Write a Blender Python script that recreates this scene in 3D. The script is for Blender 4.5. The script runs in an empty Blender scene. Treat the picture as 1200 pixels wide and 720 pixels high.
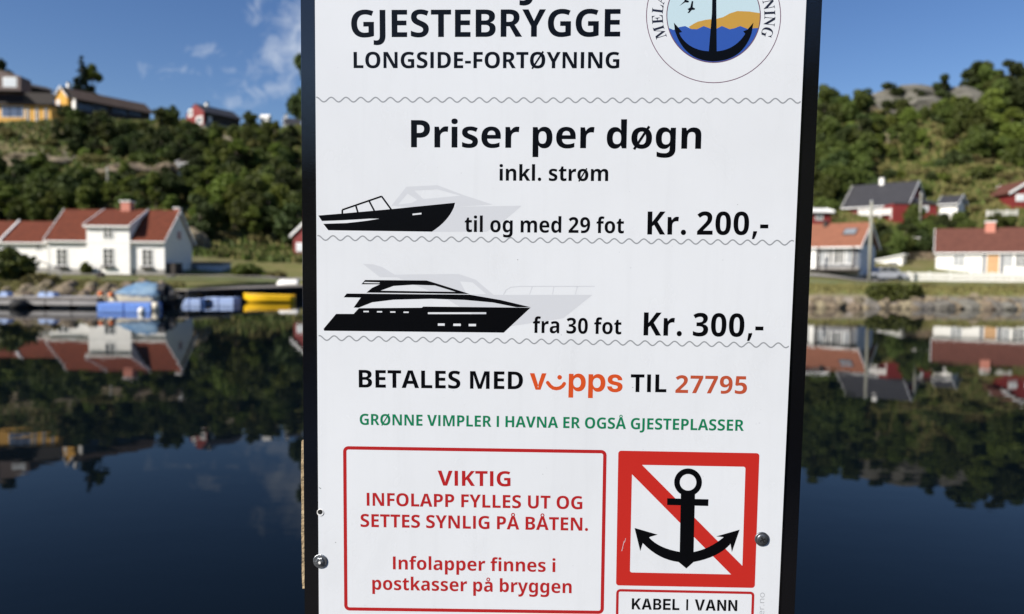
import bpy, math, random
import numpy as np
from mathutils import Vector, Matrix
from mathutils.geometry import tessellate_polygon

S = bpy.context.scene
C = S.collection
R = math.radians

# ------------------------------------------------------------------ camera
F = 850.0                                   # focal length in pixels of a 1200 px wide frame
CAM_H = 2.2
up_c = Vector((165, 18000, 850)).normalized()      # world up seen from the camera
fw_c = Vector((0, 0, -1))
Yc = (fw_c - up_c * fw_c.dot(up_c)).normalized()
Xc = Yc.cross(up_c)
M3 = Matrix((Xc, Yc, up_c))
CAM = Vector((0, 0, CAM_H))
cam = bpy.data.cameras.new('camera')
cam_o = bpy.data.objects.new('camera', cam)
C.objects.link(cam_o)
cam_o.matrix_world = Matrix.Translation(CAM) @ M3.to_4x4()
cam.sensor_width = 36
cam.lens = 36 * F / 1200
cam.clip_start = 0.05
cam.clip_end = 3000
cam.dof.use_dof = True
cam.dof.focus_distance = 0.78
cam.dof.aperture_fstop = 4.9
S.camera = cam_o
S.view_settings.view_transform = 'Standard'
S.view_settings.look = 'None'
S.view_settings.exposure = 0.58
S.view_settings.gamma = 1.0

def ray(px, py):
    return M3 @ Vector(((px - 600) / F, -(py - 360) / F, -1))
def at(px, py, Y):                          # the point at distance Y on a sight line
    d = ray(px, py)
    return CAM + d * (Y / d.y)
def on_level(px, py, z):                    # the point of a sight line at height z
    d = ray(px, py)
    return CAM + d * ((z - CAM_H) / d.z)
def zat(px, py, Y):
    return at(px, py, Y).z

# ------------------------------------------------------------------ sky and sun
SUN_AZ = Vector((-0.80, -0.60)).normalized()
SUN_EL = R(36)
sun_dir = Vector((SUN_AZ.x * math.cos(SUN_EL), SUN_AZ.y * math.cos(SUN_EL), math.sin(SUN_EL)))
sun = bpy.data.lights.new('sun', 'SUN')
sun.energy = 5.0
sun.angle = R(0.5)
sun.color = (1.0, 0.93, 0.84)
sun_o = bpy.data.objects.new('sun', sun)
C.objects.link(sun_o)
sun_o.rotation_euler = sun_dir.to_track_quat('Z', 'Y').to_euler()
sun_o.location = (-30, -20, 40)

W = bpy.data.worlds.new('World')
S.world = W
W.use_nodes = True
nt = W.node_tree
nt.nodes.clear()
def node(t, kind, **kw):
    n = t.nodes.new(kind)
    for k, v in kw.items():
        if k == 'inp':
            for a, b in v.items():
                n.inputs[a].default_value = b
        else:
            setattr(n, k, v)
    return n
def math_(t, op, a, b=None, c=None, clamp=False):
    n = t.nodes.new('ShaderNodeMath'); n.operation = op; n.use_clamp = clamp
    for i, v in enumerate((a, b, c)):
        if v is None: continue
        if isinstance(v, (int, float)): n.inputs[i].default_value = v
        else: t.links.new(v, n.inputs[i])
    return n.outputs[0]
sky = node(nt, 'ShaderNodeTexSky', sky_type='NISHITA', sun_disc=False, sun_elevation=SUN_EL,
           sun_rotation=math.atan2(SUN_AZ.x, SUN_AZ.y), altitude=0, air_density=1.0, dust_density=0.35, ozone_density=2.4)
tc = node(nt, 'ShaderNodeTexCoord')
sep = node(nt, 'ShaderNodeSeparateXYZ')
nt.links.new(tc.outputs['Generated'], sep.inputs[0])
zz = math_(nt, 'MAXIMUM', sep.outputs[2], 0.02)
# cloud layer: the sky direction met with a high flat sheet, so streaks lie over each other near the horizon
cu = math_(nt, 'DIVIDE', sep.outputs[0], math_(nt, 'ADD', zz, 0.12))
cv = math_(nt, 'DIVIDE', sep.outputs[1], math_(nt, 'ADD', zz, 0.12))
comb = node(nt, 'ShaderNodeCombineXYZ')
nt.links.new(cu, comb.inputs[0]); nt.links.new(cv, comb.inputs[1])
n1 = node(nt, 'ShaderNodeTexNoise', inp={'Scale': 2.6, 'Detail': 8.0, 'Roughness': 0.62, 'Distortion': 0.5})
nt.links.new(comb.outputs[0], n1.inputs['Vector'])
n1b = node(nt, 'ShaderNodeTexNoise', inp={'Scale': 34.0, 'Detail': 7.0, 'Roughness': 0.68, 'Distortion': 0.9})
nt.links.new(tc.outputs['Generated'], n1b.inputs['Vector'])
# banks of cloud by compass direction and height (direction of the cloud, half widths, weight)
def bank(px, py, wx, wy, k):
    d = ray(px, py).normalized()
    az0 = d.x / d.y; el0 = d.z / d.y
    ysafe = math_(nt, 'MAXIMUM', sep.outputs[1], 0.05)
    a = math_(nt, 'DIVIDE', sep.outputs[0], ysafe)
    e = math_(nt, 'DIVIDE', sep.outputs[2], ysafe)
    a = math_(nt, 'DIVIDE', math_(nt, 'SUBTRACT', a, az0), wx / F)
    e = math_(nt, 'DIVIDE', math_(nt, 'SUBTRACT', e, el0), wy / F)
    r2 = math_(nt, 'ADD', math_(nt, 'MULTIPLY', a, a), math_(nt, 'MULTIPLY', e, e))
    g = math_(nt, 'POWER', 2.718, math_(nt, 'MULTIPLY', r2, -1.0))
    return math_(nt, 'MULTIPLY', g, k)
tot = None
for b in ((345, 32, 40, 40, .95), (300, 4, 26, 26, .55), (240, 58, 30, 9, .70), (184, 84, 40, 13, .55), (310, 100, 75, 26, .62), (335, 66, 46, 13, .5),
          (150, 115, 60, 14, .30), (262, 120, 50, 14, .45), (470, 20, 90, 60, .8), (640, 60, 120, 50, .5), (1500, 40, 200, 60, .6), (-200, 60, 160, 60, .6)):
    v = bank(*b)
    tot = v if tot is None else math_(nt, 'ADD', tot, v)
w1 = math_(nt, 'ADD', math_(nt, 'MULTIPLY', n1.outputs[0], 0.9), math_(nt, 'MULTIPLY', n1b.outputs[0], 1.5))
msk = math_(nt, 'ADD', math_(nt, 'MULTIPLY', tot, 0.62), math_(nt, 'SUBTRACT', w1, 1.52))
msk = math_(nt, 'MULTIPLY', msk, 1.35, clamp=True)
msk = math_(nt, 'MULTIPLY', msk, 0.78)
hs = node(nt, 'ShaderNodeHueSaturation', inp={'Hue': 0.512, 'Saturation': 1.22, 'Value': 1.0})
nt.links.new(sky.outputs[0], hs.inputs['Color'])
mix = node(nt, 'ShaderNodeMix', data_type='RGBA')
nt.links.new(msk, mix.inputs[0])
nt.links.new(hs.outputs[0], mix.inputs[6])
mix.inputs[7].default_value = (6.2, 6.8, 7.8, 1)
bg = node(nt, 'ShaderNodeBackground', inp={'Strength': 0.074})
nt.links.new(mix.outputs[2], bg.inputs[0])
wo = node(nt, 'ShaderNodeOutputWorld')
nt.links.new(bg.outputs[0], wo.inputs[0])

# ------------------------------------------------------------------ materials
def mat(name, col, rough=0.7, spec=0.5, metal=0.0, coat=0.0, var=0.0, scale=4.0, col2=None, bump=0.0, bscale=20.0, trans=0.0, rand=0.0, coords='Object'):
    m = bpy.data.materials.new(name); m.use_nodes = True
    t = m.node_tree; p = t.nodes['Principled BSDF']
    p.inputs['Roughness'].default_value = rough
    p.inputs['Specular IOR Level'].default_value = spec
    p.inputs['Metallic'].default_value = metal
    p.inputs['Coat Weight'].default_value = coat
    p.inputs['Coat Roughness'].default_value = 0.08
    p.inputs['Base Color'].default_value = (*col, 1)
    tcn = node(t, 'ShaderNodeTexCoord')
    out = None
    if var or col2:
        n = node(t, 'ShaderNodeTexNoise', inp={'Scale': scale, 'Detail': 6.0, 'Roughness': 0.6})
        t.links.new(tcn.outputs[coords], n.inputs['Vector'])
        mr = node(t, 'ShaderNodeMapRange', inp={'From Min': 0.35, 'From Max': 0.65})
        t.links.new(n.outputs[0], mr.inputs[0])
        mx = node(t, 'ShaderNodeMix', data_type='RGBA')
        t.links.new(mr.outputs[0], mx.inputs[0])
        c2 = col2 or tuple(c * (1 - var) for c in col)
        mx.inputs[6].default_value = (*col, 1); mx.inputs[7].default_value = (*c2, 1)
        out = mx.outputs[2]
    if rand:
        oi = node(t, 'ShaderNodeObjectInfo'); g = node(t, 'ShaderNodeNewGeometry')
        s = math_(t, 'ADD', math_(t, 'MULTIPLY', oi.outputs['Random'], 0.9), math_(t, 'MULTIPLY', g.outputs['Random Per Island'], 0.8))
        val = math_(t, 'ADD', math_(t, 'MULTIPLY', s, rand), 1 - rand * 0.85)
        h = node(t, 'ShaderNodeHueSaturation')
        hue = math_(t, 'ADD', 0.485, math_(t, 'MULTIPLY', oi.outputs['Random'], 0.035))
        t.links.new(hue, h.inputs['Hue']); t.links.new(val, h.inputs['Value'])
        if out: t.links.new(out, h.inputs['Color'])
        else: h.inputs['Color'].default_value = (*col, 1)
        out = h.outputs[0]
    if out: t.links.new(out, p.inputs['Base Color'])
    if bump:
        n2 = node(t, 'ShaderNodeTexNoise', inp={'Scale': bscale, 'Detail': 5.0})
        t.links.new(tcn.outputs[coords], n2.inputs['Vector'])
        bn = node(t, 'ShaderNodeBump', inp={'Strength': bump, 'Distance': 0.05})
        t.links.new(n2.outputs[0], bn.inputs['Height']); t.links.new(bn.outputs[0], p.inputs['Normal'])
    if trans:
        tr = node(t, 'ShaderNodeBsdfTranslucent')
        if out: t.links.new(out, tr.inputs[0])
        else: tr.inputs[0].default_value = (*col, 1)
        ms = node(t, 'ShaderNodeMixShader', inp={0: trans})
        t.links.new(p.outputs[0], ms.inputs[1]); t.links.new(tr.outputs[0], ms.inputs[2])
        t.links.new(ms.outputs[0], t.nodes['Material Output'].inputs[0])
    return m
K = {}
K['white'] = mat('white_paint', (.80, .79, .75), .6, var=.06, scale=1.5)
K['white2'] = mat('white_trim', (.78, .78, .76), .55)
K['red_tile'] = mat('red_roof_tile', (.140, .040, .022), .9, .15, col2=(.098, .030, .018), scale=2.5, bump=.3)
K['brown_tile'] = mat('brown_roof_tile', (.125, .050, .036), .9, .2, col2=(.095, .038, .028), scale=2.0, bump=.3)
K['orange_tile'] = mat('orange_roof_tile', (.25, .105, .065), .9, .15, col2=(.20, .085, .052), scale=2.0, bump=.3)
K['black_tile'] = mat('black_roof_tile', (.035, .035, .04), .65, var=.3, scale=2)
K['dark_roof'] = mat('dark_felt_roof', (.05, .042, .038), .9, var=.3, scale=.6)
K['red_wood'] = mat('red_painted_boards', (.20, .022, .020), .7, var=.15, scale=3)
K['yellow_wood'] = mat('yellow_painted_boards', (.62, .33, .05), .7, var=.12, scale=2)
K['dark_wood'] = mat('dark_and_shade_boards', (.035, .028, .025), .8, var=.3)  # dark wood; on hilltop fronts the dark tone also carries shade
K['grey_wall'] = mat('grey_painted_boards', (.13, .14, .155), .7, var=.1)
K['blue_shade_wall'] = mat('blue_and_shade_boards', (.42, .49, .60), .7, var=.08)  # blue boards; on some end walls the blue imitates shade
K['glass'] = mat('window_glass', (.03, .035, .04), .08, .5)
K['grey_glass'] = mat('curtained_glass', (.20, .22, .24), .12, .5)
K['tan_door'] = mat('tan_wood_door', (.55, .33, .16), .6, var=.2, scale=3)
K['brick'] = mat('salmon_brick', (.55, .22, .16), .85, var=.2, scale=6)
K['stone_wall'] = mat('foundation_stone', (.30, .29, .27), .9, var=.3, scale=2)
K['concrete'] = mat('dock_concrete', (.33, .32, .31), .85, var=.2, scale=1.0)
K['plank'] = mat('grey_weathered_planks', (.26, .23, .20), .85, var=.3, scale=3)
K['quay_wood'] = mat('darkened_timber', (.018, .016, .015), .9)  # near-black tone puts the quay's underside shade into the timber
K['blue_float'] = mat('blue_plastic', (.16, .30, .72), .45, var=.08)
K['pale_float'] = mat('faded_blue_plastic', (.36, .47, .72), .5, var=.08)
K['yellow_plastic'] = mat('yellow_plastic', (.95, .56, .015), .4)
K['cream_gel'] = mat('cream_gelcoat', (.75, .68, .52), .35)
K['orange'] = mat('orange_cloth', (.70, .16, .03), .6)
K['tarp'] = mat('blue_boat_cover', (.06, .15, .27), .7, col2=(.20, .30, .38), scale=1.3)
K['black_plastic'] = mat('black_plastic', (.012, .012, .013), .45)
K['rubber'] = mat('black_rubber', (.012, .012, .012), .8)
K['pole'] = mat('weathered_pole', (.24, .24, .20), .8)
K['car'] = mat('silver_car_paint', (.45, .46, .52), .3, metal=.3)
K['steel'] = mat('galvanised_steel', (.42, .44, .46), .35, metal=.9, var=.35, scale=300, bump=.15, bscale=600)
K['dull_steel'] = mat('dull_steel', (.20, .215, .235), .42, metal=.8, var=.4, scale=400)
K['slot'] = mat('recess_black', (.008, .008, .009), .7)
K['rock'] = mat('shore_rock', (.25, .20, .135), .9, .2, col2=(.10, .082, .058), scale=1.2, bump=.6, bscale=6, rand=.35)
K['pale_rock'] = mat('grey_boulder', (.165, .155, .135), .9, .2, col2=(.10, .094, .08), scale=1.2, bump=.6, bscale=6, rand=.25)
K['bark'] = mat('bark', (.10, .08, .06), .9, var=.3)
K['leaf'] = mat('green_leaves', (.082, .104, .022), .6, .25, trans=.22, rand=.75)
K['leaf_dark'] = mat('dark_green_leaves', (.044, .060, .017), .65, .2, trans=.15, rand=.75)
K['leaf_bright'] = mat('bright_green_leaves', (.125, .155, .026), .6, .25, trans=.25, rand=.6)
K['leaf_dry'] = mat('olive_scrub_leaves', (.165, .145, .055), .7, .2, trans=.2, rand=.6)
K['needle'] = mat('spruce_needles', (.020, .032, .016), .7, .2, trans=.08, rand=.5)
K['taupe_wood'] = mat('taupe_boards', (.13, .095, .085), .8, var=.15)
K['brown_felt'] = mat('brown_felt_roof', (.085, .062, .05), .9, .2, var=.3, scale=.6)
K['sky_glass'] = mat('bluish_glass', (.10, .13, .20), .1)
K['dusk_glass'] = mat('dark_bluish_glass', (.045, .055, .085), .15)
K['curtain'] = mat('white_curtained_glass', (.62, .66, .68), .25)
K['pink'] = mat('pink_flowers', (.5, .17, .15), .7)

# ------------------------------------------------------------------ object helpers
def link(o, parent=None):
    C.objects.link(o)
    if parent: o.parent = parent
    return o
def tag(o, label=None, cat=None, group=None, kind=None):
    if label: o['label'] = label
    if cat: o['category'] = cat
    if group: o['group'] = group
    if kind: o['kind'] = kind
    return o
def thing(name, label, cat, loc=(0, 0, 0), rz=0.0, group=None):
    o = bpy.data.objects.new(name, None); o.empty_display_size = .2
    link(o); o.location = loc; o.rotation_euler = (0, 0, rz)
    return tag(o, label, cat, group)
class MB:
    def __init__(s): s.v = []; s.f = []
    def add(s, vs, fs):
        b = len(s.v); s.v += [tuple(v) for v in vs]; s.f += [tuple(b + i for i in f) for f in fs]; return s
    def box(s, x0, x1, y0, y1, z0, z1):
        vs = [(x, y, z) for z in (z0, z1) for y in (y0, y1) for x in (x0, x1)]
        return s.add(vs, [(0, 2, 3, 1), (4, 5, 7, 6), (0, 1, 5, 4), (2, 6, 7, 3), (0, 4, 6, 2), (1, 3, 7, 5)])
    def prism(s, poly, axis, a, b):          # poly: 2-D outline, extruded along axis from a to b
        n = len(poly)
        def P(p, t):
            return (t, p[0], p[1]) if axis == 'x' else (p[0], t, p[1]) if axis == 'y' else (p[0], p[1], t)
        vs = [P(p, a) for p in poly] + [P(p, b) for p in poly]
        fs = [tuple(range(n)), tuple(range(2 * n - 1, n - 1, -1))] + [(i, i + n, (i + 1) % n + n, (i + 1) % n) for i in range(n)]
        return s.add(vs, fs)
    def tube(s, pts, rad, n=8, cap=True):
        pts = [Vector(p) for p in pts]
        if not hasattr(rad, '__len__'): rad = [rad] * len(pts)
        rings = []
        for i, p in enumerate(pts):
            d = (pts[min(i + 1, len(pts) - 1)] - pts[max(i - 1, 0)]).normalized()
            a = d.cross(Vector((0, 0, 1)) if abs(d.z) < .9 else Vector((1, 0, 0))).normalized(); b = d.cross(a)
            rings.append([p + (a * math.cos(2 * math.pi * k / n) + b * math.sin(2 * math.pi * k / n)) * rad[i] for k in range(n)])
        vs = [v for r in rings for v in r]
        fs = [(i * n + k, i * n + (k + 1) % n, (i + 1) * n + (k + 1) % n, (i + 1) * n + k) for i in range(len(pts) - 1) for k in range(n)]
        if cap: fs += [tuple(range(n - 1, -1, -1)), tuple(range((len(pts) - 1) * n, len(pts) * n))]
        return s.add(vs, fs)
    def lathe(s, prof, n=20, c=(0, 0, 0)):   # profile of (radius, z)
        vs = [(c[0] + r * math.cos(2 * math.pi * k / n), c[1] + r * math.sin(2 * math.pi * k / n), c[2] + z) for r, z in prof for k in range(n)]
        fs = [(i * n + k, i * n + (k + 1) % n, (i + 1) * n + (k + 1) % n, (i + 1) * n + k) for i in range(len(prof) - 1) for k in range(n)]
        fs += [tuple(range(n - 1, -1, -1)), tuple(range((len(prof) - 1) * n, len(prof) * n))]
        return s.add(vs, fs)
    def build(s, name, m, parent=None, smooth=False, fix=True):
        me = bpy.data.meshes.new(name); me.from_pydata(s.v, [], s.f)
        if fix:
            import bmesh
            bm = bmesh.new(); bm.from_mesh(me); bmesh.ops.recalc_face_normals(bm, faces=bm.faces); bm.to_mesh(me); bm.free()
        me.materials.append(m)
        if smooth: me.polygons.foreach_set('use_smooth', [True] * len(me.polygons))
        me.update()
        return link(bpy.data.objects.new(name, me), parent)
def dup(root, loc, rz=0.0, scale=(1, 1, 1), label=None, group=None, cat=None):
    r = root.copy(); C.objects.link(r); r.location = loc; r.rotation_euler = (0, 0, rz); r.scale = scale
    if label: r['label'] = label
    if cat: r['category'] = cat
    if group: r['group'] = group
    elif 'group' in r: del r['group']
    for ch in root.children:
        c = ch.copy(); C.objects.link(c); c.parent = r
        for g in ch.children:
            d = g.copy(); C.objects.link(d); d.parent = c
    return r
# ------------------------------------------------------------------ terrain
def hor(px): return 320 + (px - 600) * 0.0092
def zz_(px, py, Y): return CAM_H + (hor(px) - py) / F * Y
def col(px, near, far):
    pts = list(near) + [(Y, zz_(px, py, Y)) for Y, py in far]
    return px, pts
COLS = [
 col(-900, [(34, -2), (37, .1), (40, .9), (50, 1.3), (72, 1.6)], [(95, 282), (130, 212), (162, 140), (200, 122), (260, 120), (480, 130)]),
 col(-250, [(36, -2), (39, .1), (42, .9), (50, 1.3), (72, 1.6)], [(95, 284), (130, 216), (162, 145), (200, 132), (260, 140), (480, 160)]),
 col(0, [(38.5, -2), (41, .1), (44, 1.0), (52, 1.35), (72, 1.7)], [(95, 288), (130, 222), (162, 147), (200, 136), (260, 145), (480, 170)]),
 col(110, [(39, -2), (41.5, .1), (44.5, 1.0), (53, 1.35), (72, 1.7)], [(95, 290), (130, 224), (162, 149), (200, 139), (260, 152), (480, 180)]),
 col(210, [(44, -2), (46, -.2), (47.5, 1.05), (56, 1.35), (74, 1.7)], [(95, 293), (130, 229), (162, 154), (200, 146), (260, 158), (480, 190)]),
 col(350, [(65, -2), (66.4, -.2), (67.2, 1.15), (73, 1.5), (80, 1.9)], [(98, 298), (130, 232), (162, 162), (200, 155), (260, 168), (480, 200)]),
 col(600, [(66, -2), (69, .1), (72, 1.1), (77, 1.5), (83, 2.0)], [(98, 302), (124, 255), (150, 215), (185, 175), (250, 185), (480, 210)]),
 col(860, [(50, -2), (52, 0), (54, 1.2), (62, 1.6), (74, 2.6)], [(92, 306), (108, 268), (130, 215), (155, 165), (220, 175), (480, 200)]),
 col(950, [(48, -2), (50, 0), (52, 1.2), (61, 1.6), (74, 2.6)], [(90, 305), (106, 264), (128, 205), (150, 148), (200, 158), (480, 190)]),
 col(1030, [(48, -2), (50, 0), (52, 1.2), (61, 1.5), (76, 1.8)], [(90, 300), (106, 257), (128, 198), (150, 128), (200, 132), (480, 180)]),
 col(1090, [(48, -2), (50, 0), (52, 1.2), (61, 1.5), (76, 1.8)], [(90, 300), (106, 256), (128, 188), (150, 113), (200, 122), (480, 170)]),
 col(1200, [(48, -2), (50, 0), (52, 1.2), (61, 1.5), (76, 1.8)], [(90, 300), (106, 250), (128, 186), (150, 112), (200, 116), (480, 160)]),
 col(1500, [(46, -2), (48, 0), (50, 1.2), (60, 1.5), (76, 1.9)], [(90, 298), (106, 240), (128, 180), (150, 104), (200, 104), (480, 130)]),
 col(2300, [(40, -2), (42, 0), (44, 1.2), (56, 1.5), (72, 1.9)], [(90, 290), (106, 235), (128, 170), (150, 95), (200, 90), (480, 100)]),
]
PX = [c[0] for c in COLS]
def column(px):
    px = max(PX[0], min(PX[-1], px))
    for i in range(len(PX) - 1):
        if px <= PX[i + 1]: break
    t = (px - PX[i]) / (PX[i + 1] - PX[i]); t = t * t * (3 - 2 * t)
    return [(a[0] + (b[0] - a[0]) * t, a[1] + (b[1] - a[1]) * t) for a, b in zip(COLS[i][1], COLS[i + 1][1])]
from mathutils import noise as mnoise
def rough_(x, y, Y):
    k = max(0.0, min(1.0, (Y - 84) / 30))
    return k * (mnoise.fractal(Vector((x * .045, y * .045, 3.1)), 1.0, 2.0, 4) * 2.4) + (mnoise.noise(Vector((x * .4, y * .4, 0))) * .06)
def ground(px, Y):
    pts = column(px)
    if Y <= pts[0][0]: z = pts[0][1]
    elif Y >= pts[-1][0]: z = pts[-1][1]
    else:
        for (y0, z0), (y1, z1) in zip(pts, pts[1:]):
            if Y <= y1:
                z = z0 + (z1 - z0) * (Y - y0) / (y1 - y0); break
    x = (px - 600) / F * Y
    return Vector((x, Y, z + rough_(x, Y, Y)))
def px_of(x, Y): return 600 + x / Y * F
def gz(x, Y): return ground(px_of(x, Y), Y).z

def terrain():
    cols = []
    p = -900
    while p <= 2300:
        cols.append(p); p += 9 if -60 < p < 1260 else 40
    tt = [0, .5, 1, 1.3, 1.6, 2, 2.5, 3, 3.5, 4, 4.25, 4.5, 4.75, 5, 5.2, 5.4, 5.6, 5.8, 6, 6.15, 6.3, 6.45, 6.6, 6.75, 6.9, 7, 7.15, 7.3, 7.45, 7.6, 7.75, 7.9, 8, 8.3, 8.6, 9, 9.5, 10]
    v = []
    for p in cols:
        c = column(p)
        for t in tt:
            i = min(int(t), 9); u = t - i
            Y = c[i][0] + (c[i + 1][0] - c[i][0]) * u
            v.append(ground(p, Y))
    n = len(tt)
    f = [(i * n + j, (i + 1) * n + j, (i + 1) * n + j + 1, i * n + j + 1) for i in range(len(cols) - 1) for j in range(n - 1)]
    mb = MB(); mb.add(v, f)
    m = bpy.data.materials.new('hillside_ground'); m.use_nodes = True
    t = m.node_tree; pr = t.nodes['Principled BSDF']; pr.inputs['Roughness'].default_value = .95; pr.inputs['Specular IOR Level'].default_value = .15
    tcn = node(t, 'ShaderNodeTexCoord'); geo = node(t, 'ShaderNodeNewGeometry')
    def nz(sc, lo, hi):
        a = node(t, 'ShaderNodeTexNoise', inp={'Scale': sc, 'Detail': 7.0, 'Roughness': .65})
        t.links.new(tcn.outputs['Object'], a.inputs['Vector'])
        b = node(t, 'ShaderNodeMapRange', inp={'From Min': lo, 'From Max': hi}); t.links.new(a.outputs[0], b.inputs[0])
        return b.outputs[0]
    def mx(f_, a, b):
        x = node(t, 'ShaderNodeMix', data_type='RGBA'); t.links.new(f_, x.inputs[0])
        for s_, w in ((6, a), (7, b)):
            if isinstance(w, tuple): x.inputs[s_].default_value = (*w, 1)
            else: t.links.new(w, x.inputs[s_])
        return x.outputs[2]
    grass = mx(nz(.5, .4, .6), (.11, .125, .032), (.17, .15, .06))
    scrub = mx(nz(.09, .42, .58), (.06, .07, .024), (.16, .13, .07))
    rock = mx(nz(.7, .4, .6), (.27, .235, .195), (.17, .145, .12))
    sp = node(t, 'ShaderNodeSeparateXYZ'); t.links.new(geo.outputs['Position'], sp.inputs[0])
    low = node(t, 'ShaderNodeMapRange', inp={'From Min': 2.5, 'From Max': 4.5}); t.links.new(sp.outputs[2], low.inputs[0])
    up = mx(nz(.05, .52, .60), scrub, rock)
    shore = node(t, 'ShaderNodeMapRange', inp={'From Min': 1.0, 'From Max': .6}); t.links.new(sp.outputs[2], shore.inputs[0])
    out = mx(shore.outputs[0], mx(low.outputs[0], grass, up), rock)
    t.links.new(out, pr.inputs['Base Color'])
    o = mb.build('hillside', m, smooth=True, fix=False)
    tag(o, kind='structure')
    return o
terrain()

# bare rock faces: rounded outcrops that break through the scrub
def rock_mesh(seed, rx, ry, rz, sub=3, amp=.28):
    import bmesh
    bm = bmesh.new(); bmesh.ops.create_icosphere(bm, subdivisions=sub, radius=1)
    off = Vector((seed * 7.3, seed * 3.1, 0))
    for v in bm.verts:
        n = mnoise.fractal(v.co * 1.1 + off, 1.0, 2.0, 3)
        c = mnoise.cell(v.co * 1.6 + off)
        v.co *= 1 + amp * n + amp * .35 * c
        v.co = Vector((v.co.x * rx, v.co.y * ry, max(v.co.z, -.6) * rz))
    me = bpy.data.meshes.new('rock'); bm.to_mesh(me); bm.free()
    return me

# water and lake bed
wm = bpy.data.materials.new('calm_fjord_water'); wm.use_nodes = True
t = wm.node_tree; p = t.nodes['Principled BSDF']
p.inputs['Base Color'].default_value = (.002, .004, .006, 1); p.inputs['Roughness'].default_value = .012
p.inputs['IOR'].default_value = 1.333; p.inputs['Specular IOR Level'].default_value = .13
tcn = node(t, 'ShaderNodeTexCoord')
mp = node(t, 'ShaderNodeMapping'); mp.inputs['Scale'].default_value = (1, 1.6, 1)
t.links.new(tcn.outputs['Object'], mp.inputs[0])
n = node(t, 'ShaderNodeTexNoise', inp={'Scale': .9, 'Detail': 3.0, 'Roughness': .5}); t.links.new(mp.outputs[0], n.inputs['Vector'])
b = node(t, 'ShaderNodeBump', inp={'Strength': .10, 'Distance': .02}); t.links.new(n.outputs[0], b.inputs['Height']); t.links.new(b.outputs[0], p.inputs['Normal'])
mb = MB(); mb.add([(-900, -300, 0), (900, -300, 0), (900, 900, 0), (-900, 900, 0)], [(0, 1, 2, 3)])
tag(mb.build('water', wm, fix=False), kind='structure')

# ------------------------------------------------------------------ vegetation prototypes
def leaf_mesh(name, m, blobs, n, size, seed, flat=.0):
    rng = np.random.default_rng(seed)
    w = np.array([b[3] * b[4] * b[5] for b in blobs]) ** .67; w /= w.sum()
    idx = rng.choice(len(blobs), n, p=w)
    B = np.array(blobs)[idx]
    d = rng.normal(size=(n, 3)); d /= np.linalg.norm(d, axis=1)[:, None]
    r = rng.uniform(.35, 1.0, n) ** .5 * rng.uniform(.85, 1.12, n)
    c = B[:, :3] + d * B[:, 3:6] * r[:, None]
    a = rng.normal(size=(n, 3)) + d * .2; a[:, 2] *= (1 - flat); a /= np.linalg.norm(a, axis=1)[:, None]
    q = rng.normal(size=(n, 3)); e = np.cross(a, q); e /= np.linalg.norm(e, axis=1)[:, None]
    s = size * rng.uniform(.6, 1.4, n)[:, None]
    v = np.empty((n, 4, 3)); v[:, 0] = c - a * s; v[:, 1] = c + e * s * .55; v[:, 2] = c + a * s; v[:, 3] = c - e * s * .55
    me = bpy.data.meshes.new(name)
    me.vertices.add(n * 4); me.loops.add(n * 4); me.polygons.add(n)
    me.vertices.foreach_set('co', v.reshape(-1)); me.loops.foreach_set('vertex_index', np.arange(n * 4))
    me.polygons.foreach_set('loop_start', np.arange(0, n * 4, 4)); me.polygons.foreach_set('loop_total', np.full(n, 4))
    me.materials.append(m); me.update(calc_edges=True)
    return me
def crown_blobs(seed, H, Rr, base, k):
    rr = random.Random(seed); out = []
    for i in range(k):
        h = base + (H - base) * rr.uniform(.08, .92)
        t = (h - base) / (H - base)
        wd = Rr * (math.sin(math.pi * min(1, .18 + t * .80)) ** .7)
        an = rr.uniform(0, 6.28); rd = wd * rr.uniform(.25, .75)
        s = Rr * rr.uniform(.28, .48)
        out.append((math.cos(an) * rd, math.sin(an) * rd, h, s, s, s * rr.uniform(.6, .9)))
    return out
def make_tree(name, seed, H, Rr, base, k, n, m, leaf):
    t = thing(name, 'leafy tree', 'tree', (0, -200 - seed * 12, -80))
    rr = random.Random(seed + 50)
    blobs = crown_blobs(seed, H, Rr, base, k)
    tr = MB(); tr.tube([(0, 0, -.6), (rr.uniform(-.1, .1), 0, H * .3), (rr.uniform(-.2, .2), rr.uniform(-.2, .2), H * .85)], [H * .022, H * .016, H * .005], 7)
    for b in blobs[::2]:
        z0 = max(base * .8, b[2] - H * .25)
        tr.tube([(0, 0, z0), (b[0] * .5, b[1] * .5, (z0 + b[2]) / 2 + .1), (b[0], b[1], b[2])], [H * .009, H * .006, .02], 5)
    tr.build('trunk', K['bark'], t, True)
    link(bpy.data.objects.new('crown', leaf_mesh('crown', m, blobs, n, leaf, seed)), t)
    return t
def make_spruce(seed, H, Rr, n):
    t = thing('spruce_tree', 'dark spruce', 'tree', (0, -200 - seed * 12, -80))
    MB().tube([(0, 0, -.5), (0, 0, H * .98)], [H * .02, .02], 7).build('trunk', K['bark'], t, True)
    rng = np.random.default_rng(seed); blobs = []
    L = 13
    for i in range(L):
        z = H * (.12 + .84 * i / (L - 1)); w = Rr * (1 - i / (L - .4)) ** .85
        m_ = max(3, int(9 * (1 - i / L)))
        for k in range(m_):
            a = 6.28 * (k + rng.uniform(-.3, .3)) / m_ + i
            rr_ = w * rng.uniform(.75, 1.1)
            blobs.append((math.cos(a) * rr_ * .5, math.sin(a) * rr_ * .5, z - rr_ * .12, max(.12, rr_ * .5 * (abs(math.cos(a)) + .25)), max(.12, rr_ * .5 * (abs(math.sin(a)) + .25)), H * .028))
    link(bpy.data.objects.new('crown', leaf_mesh('crown', K['needle'], blobs, n, .26, seed)), t)
    return t
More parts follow.
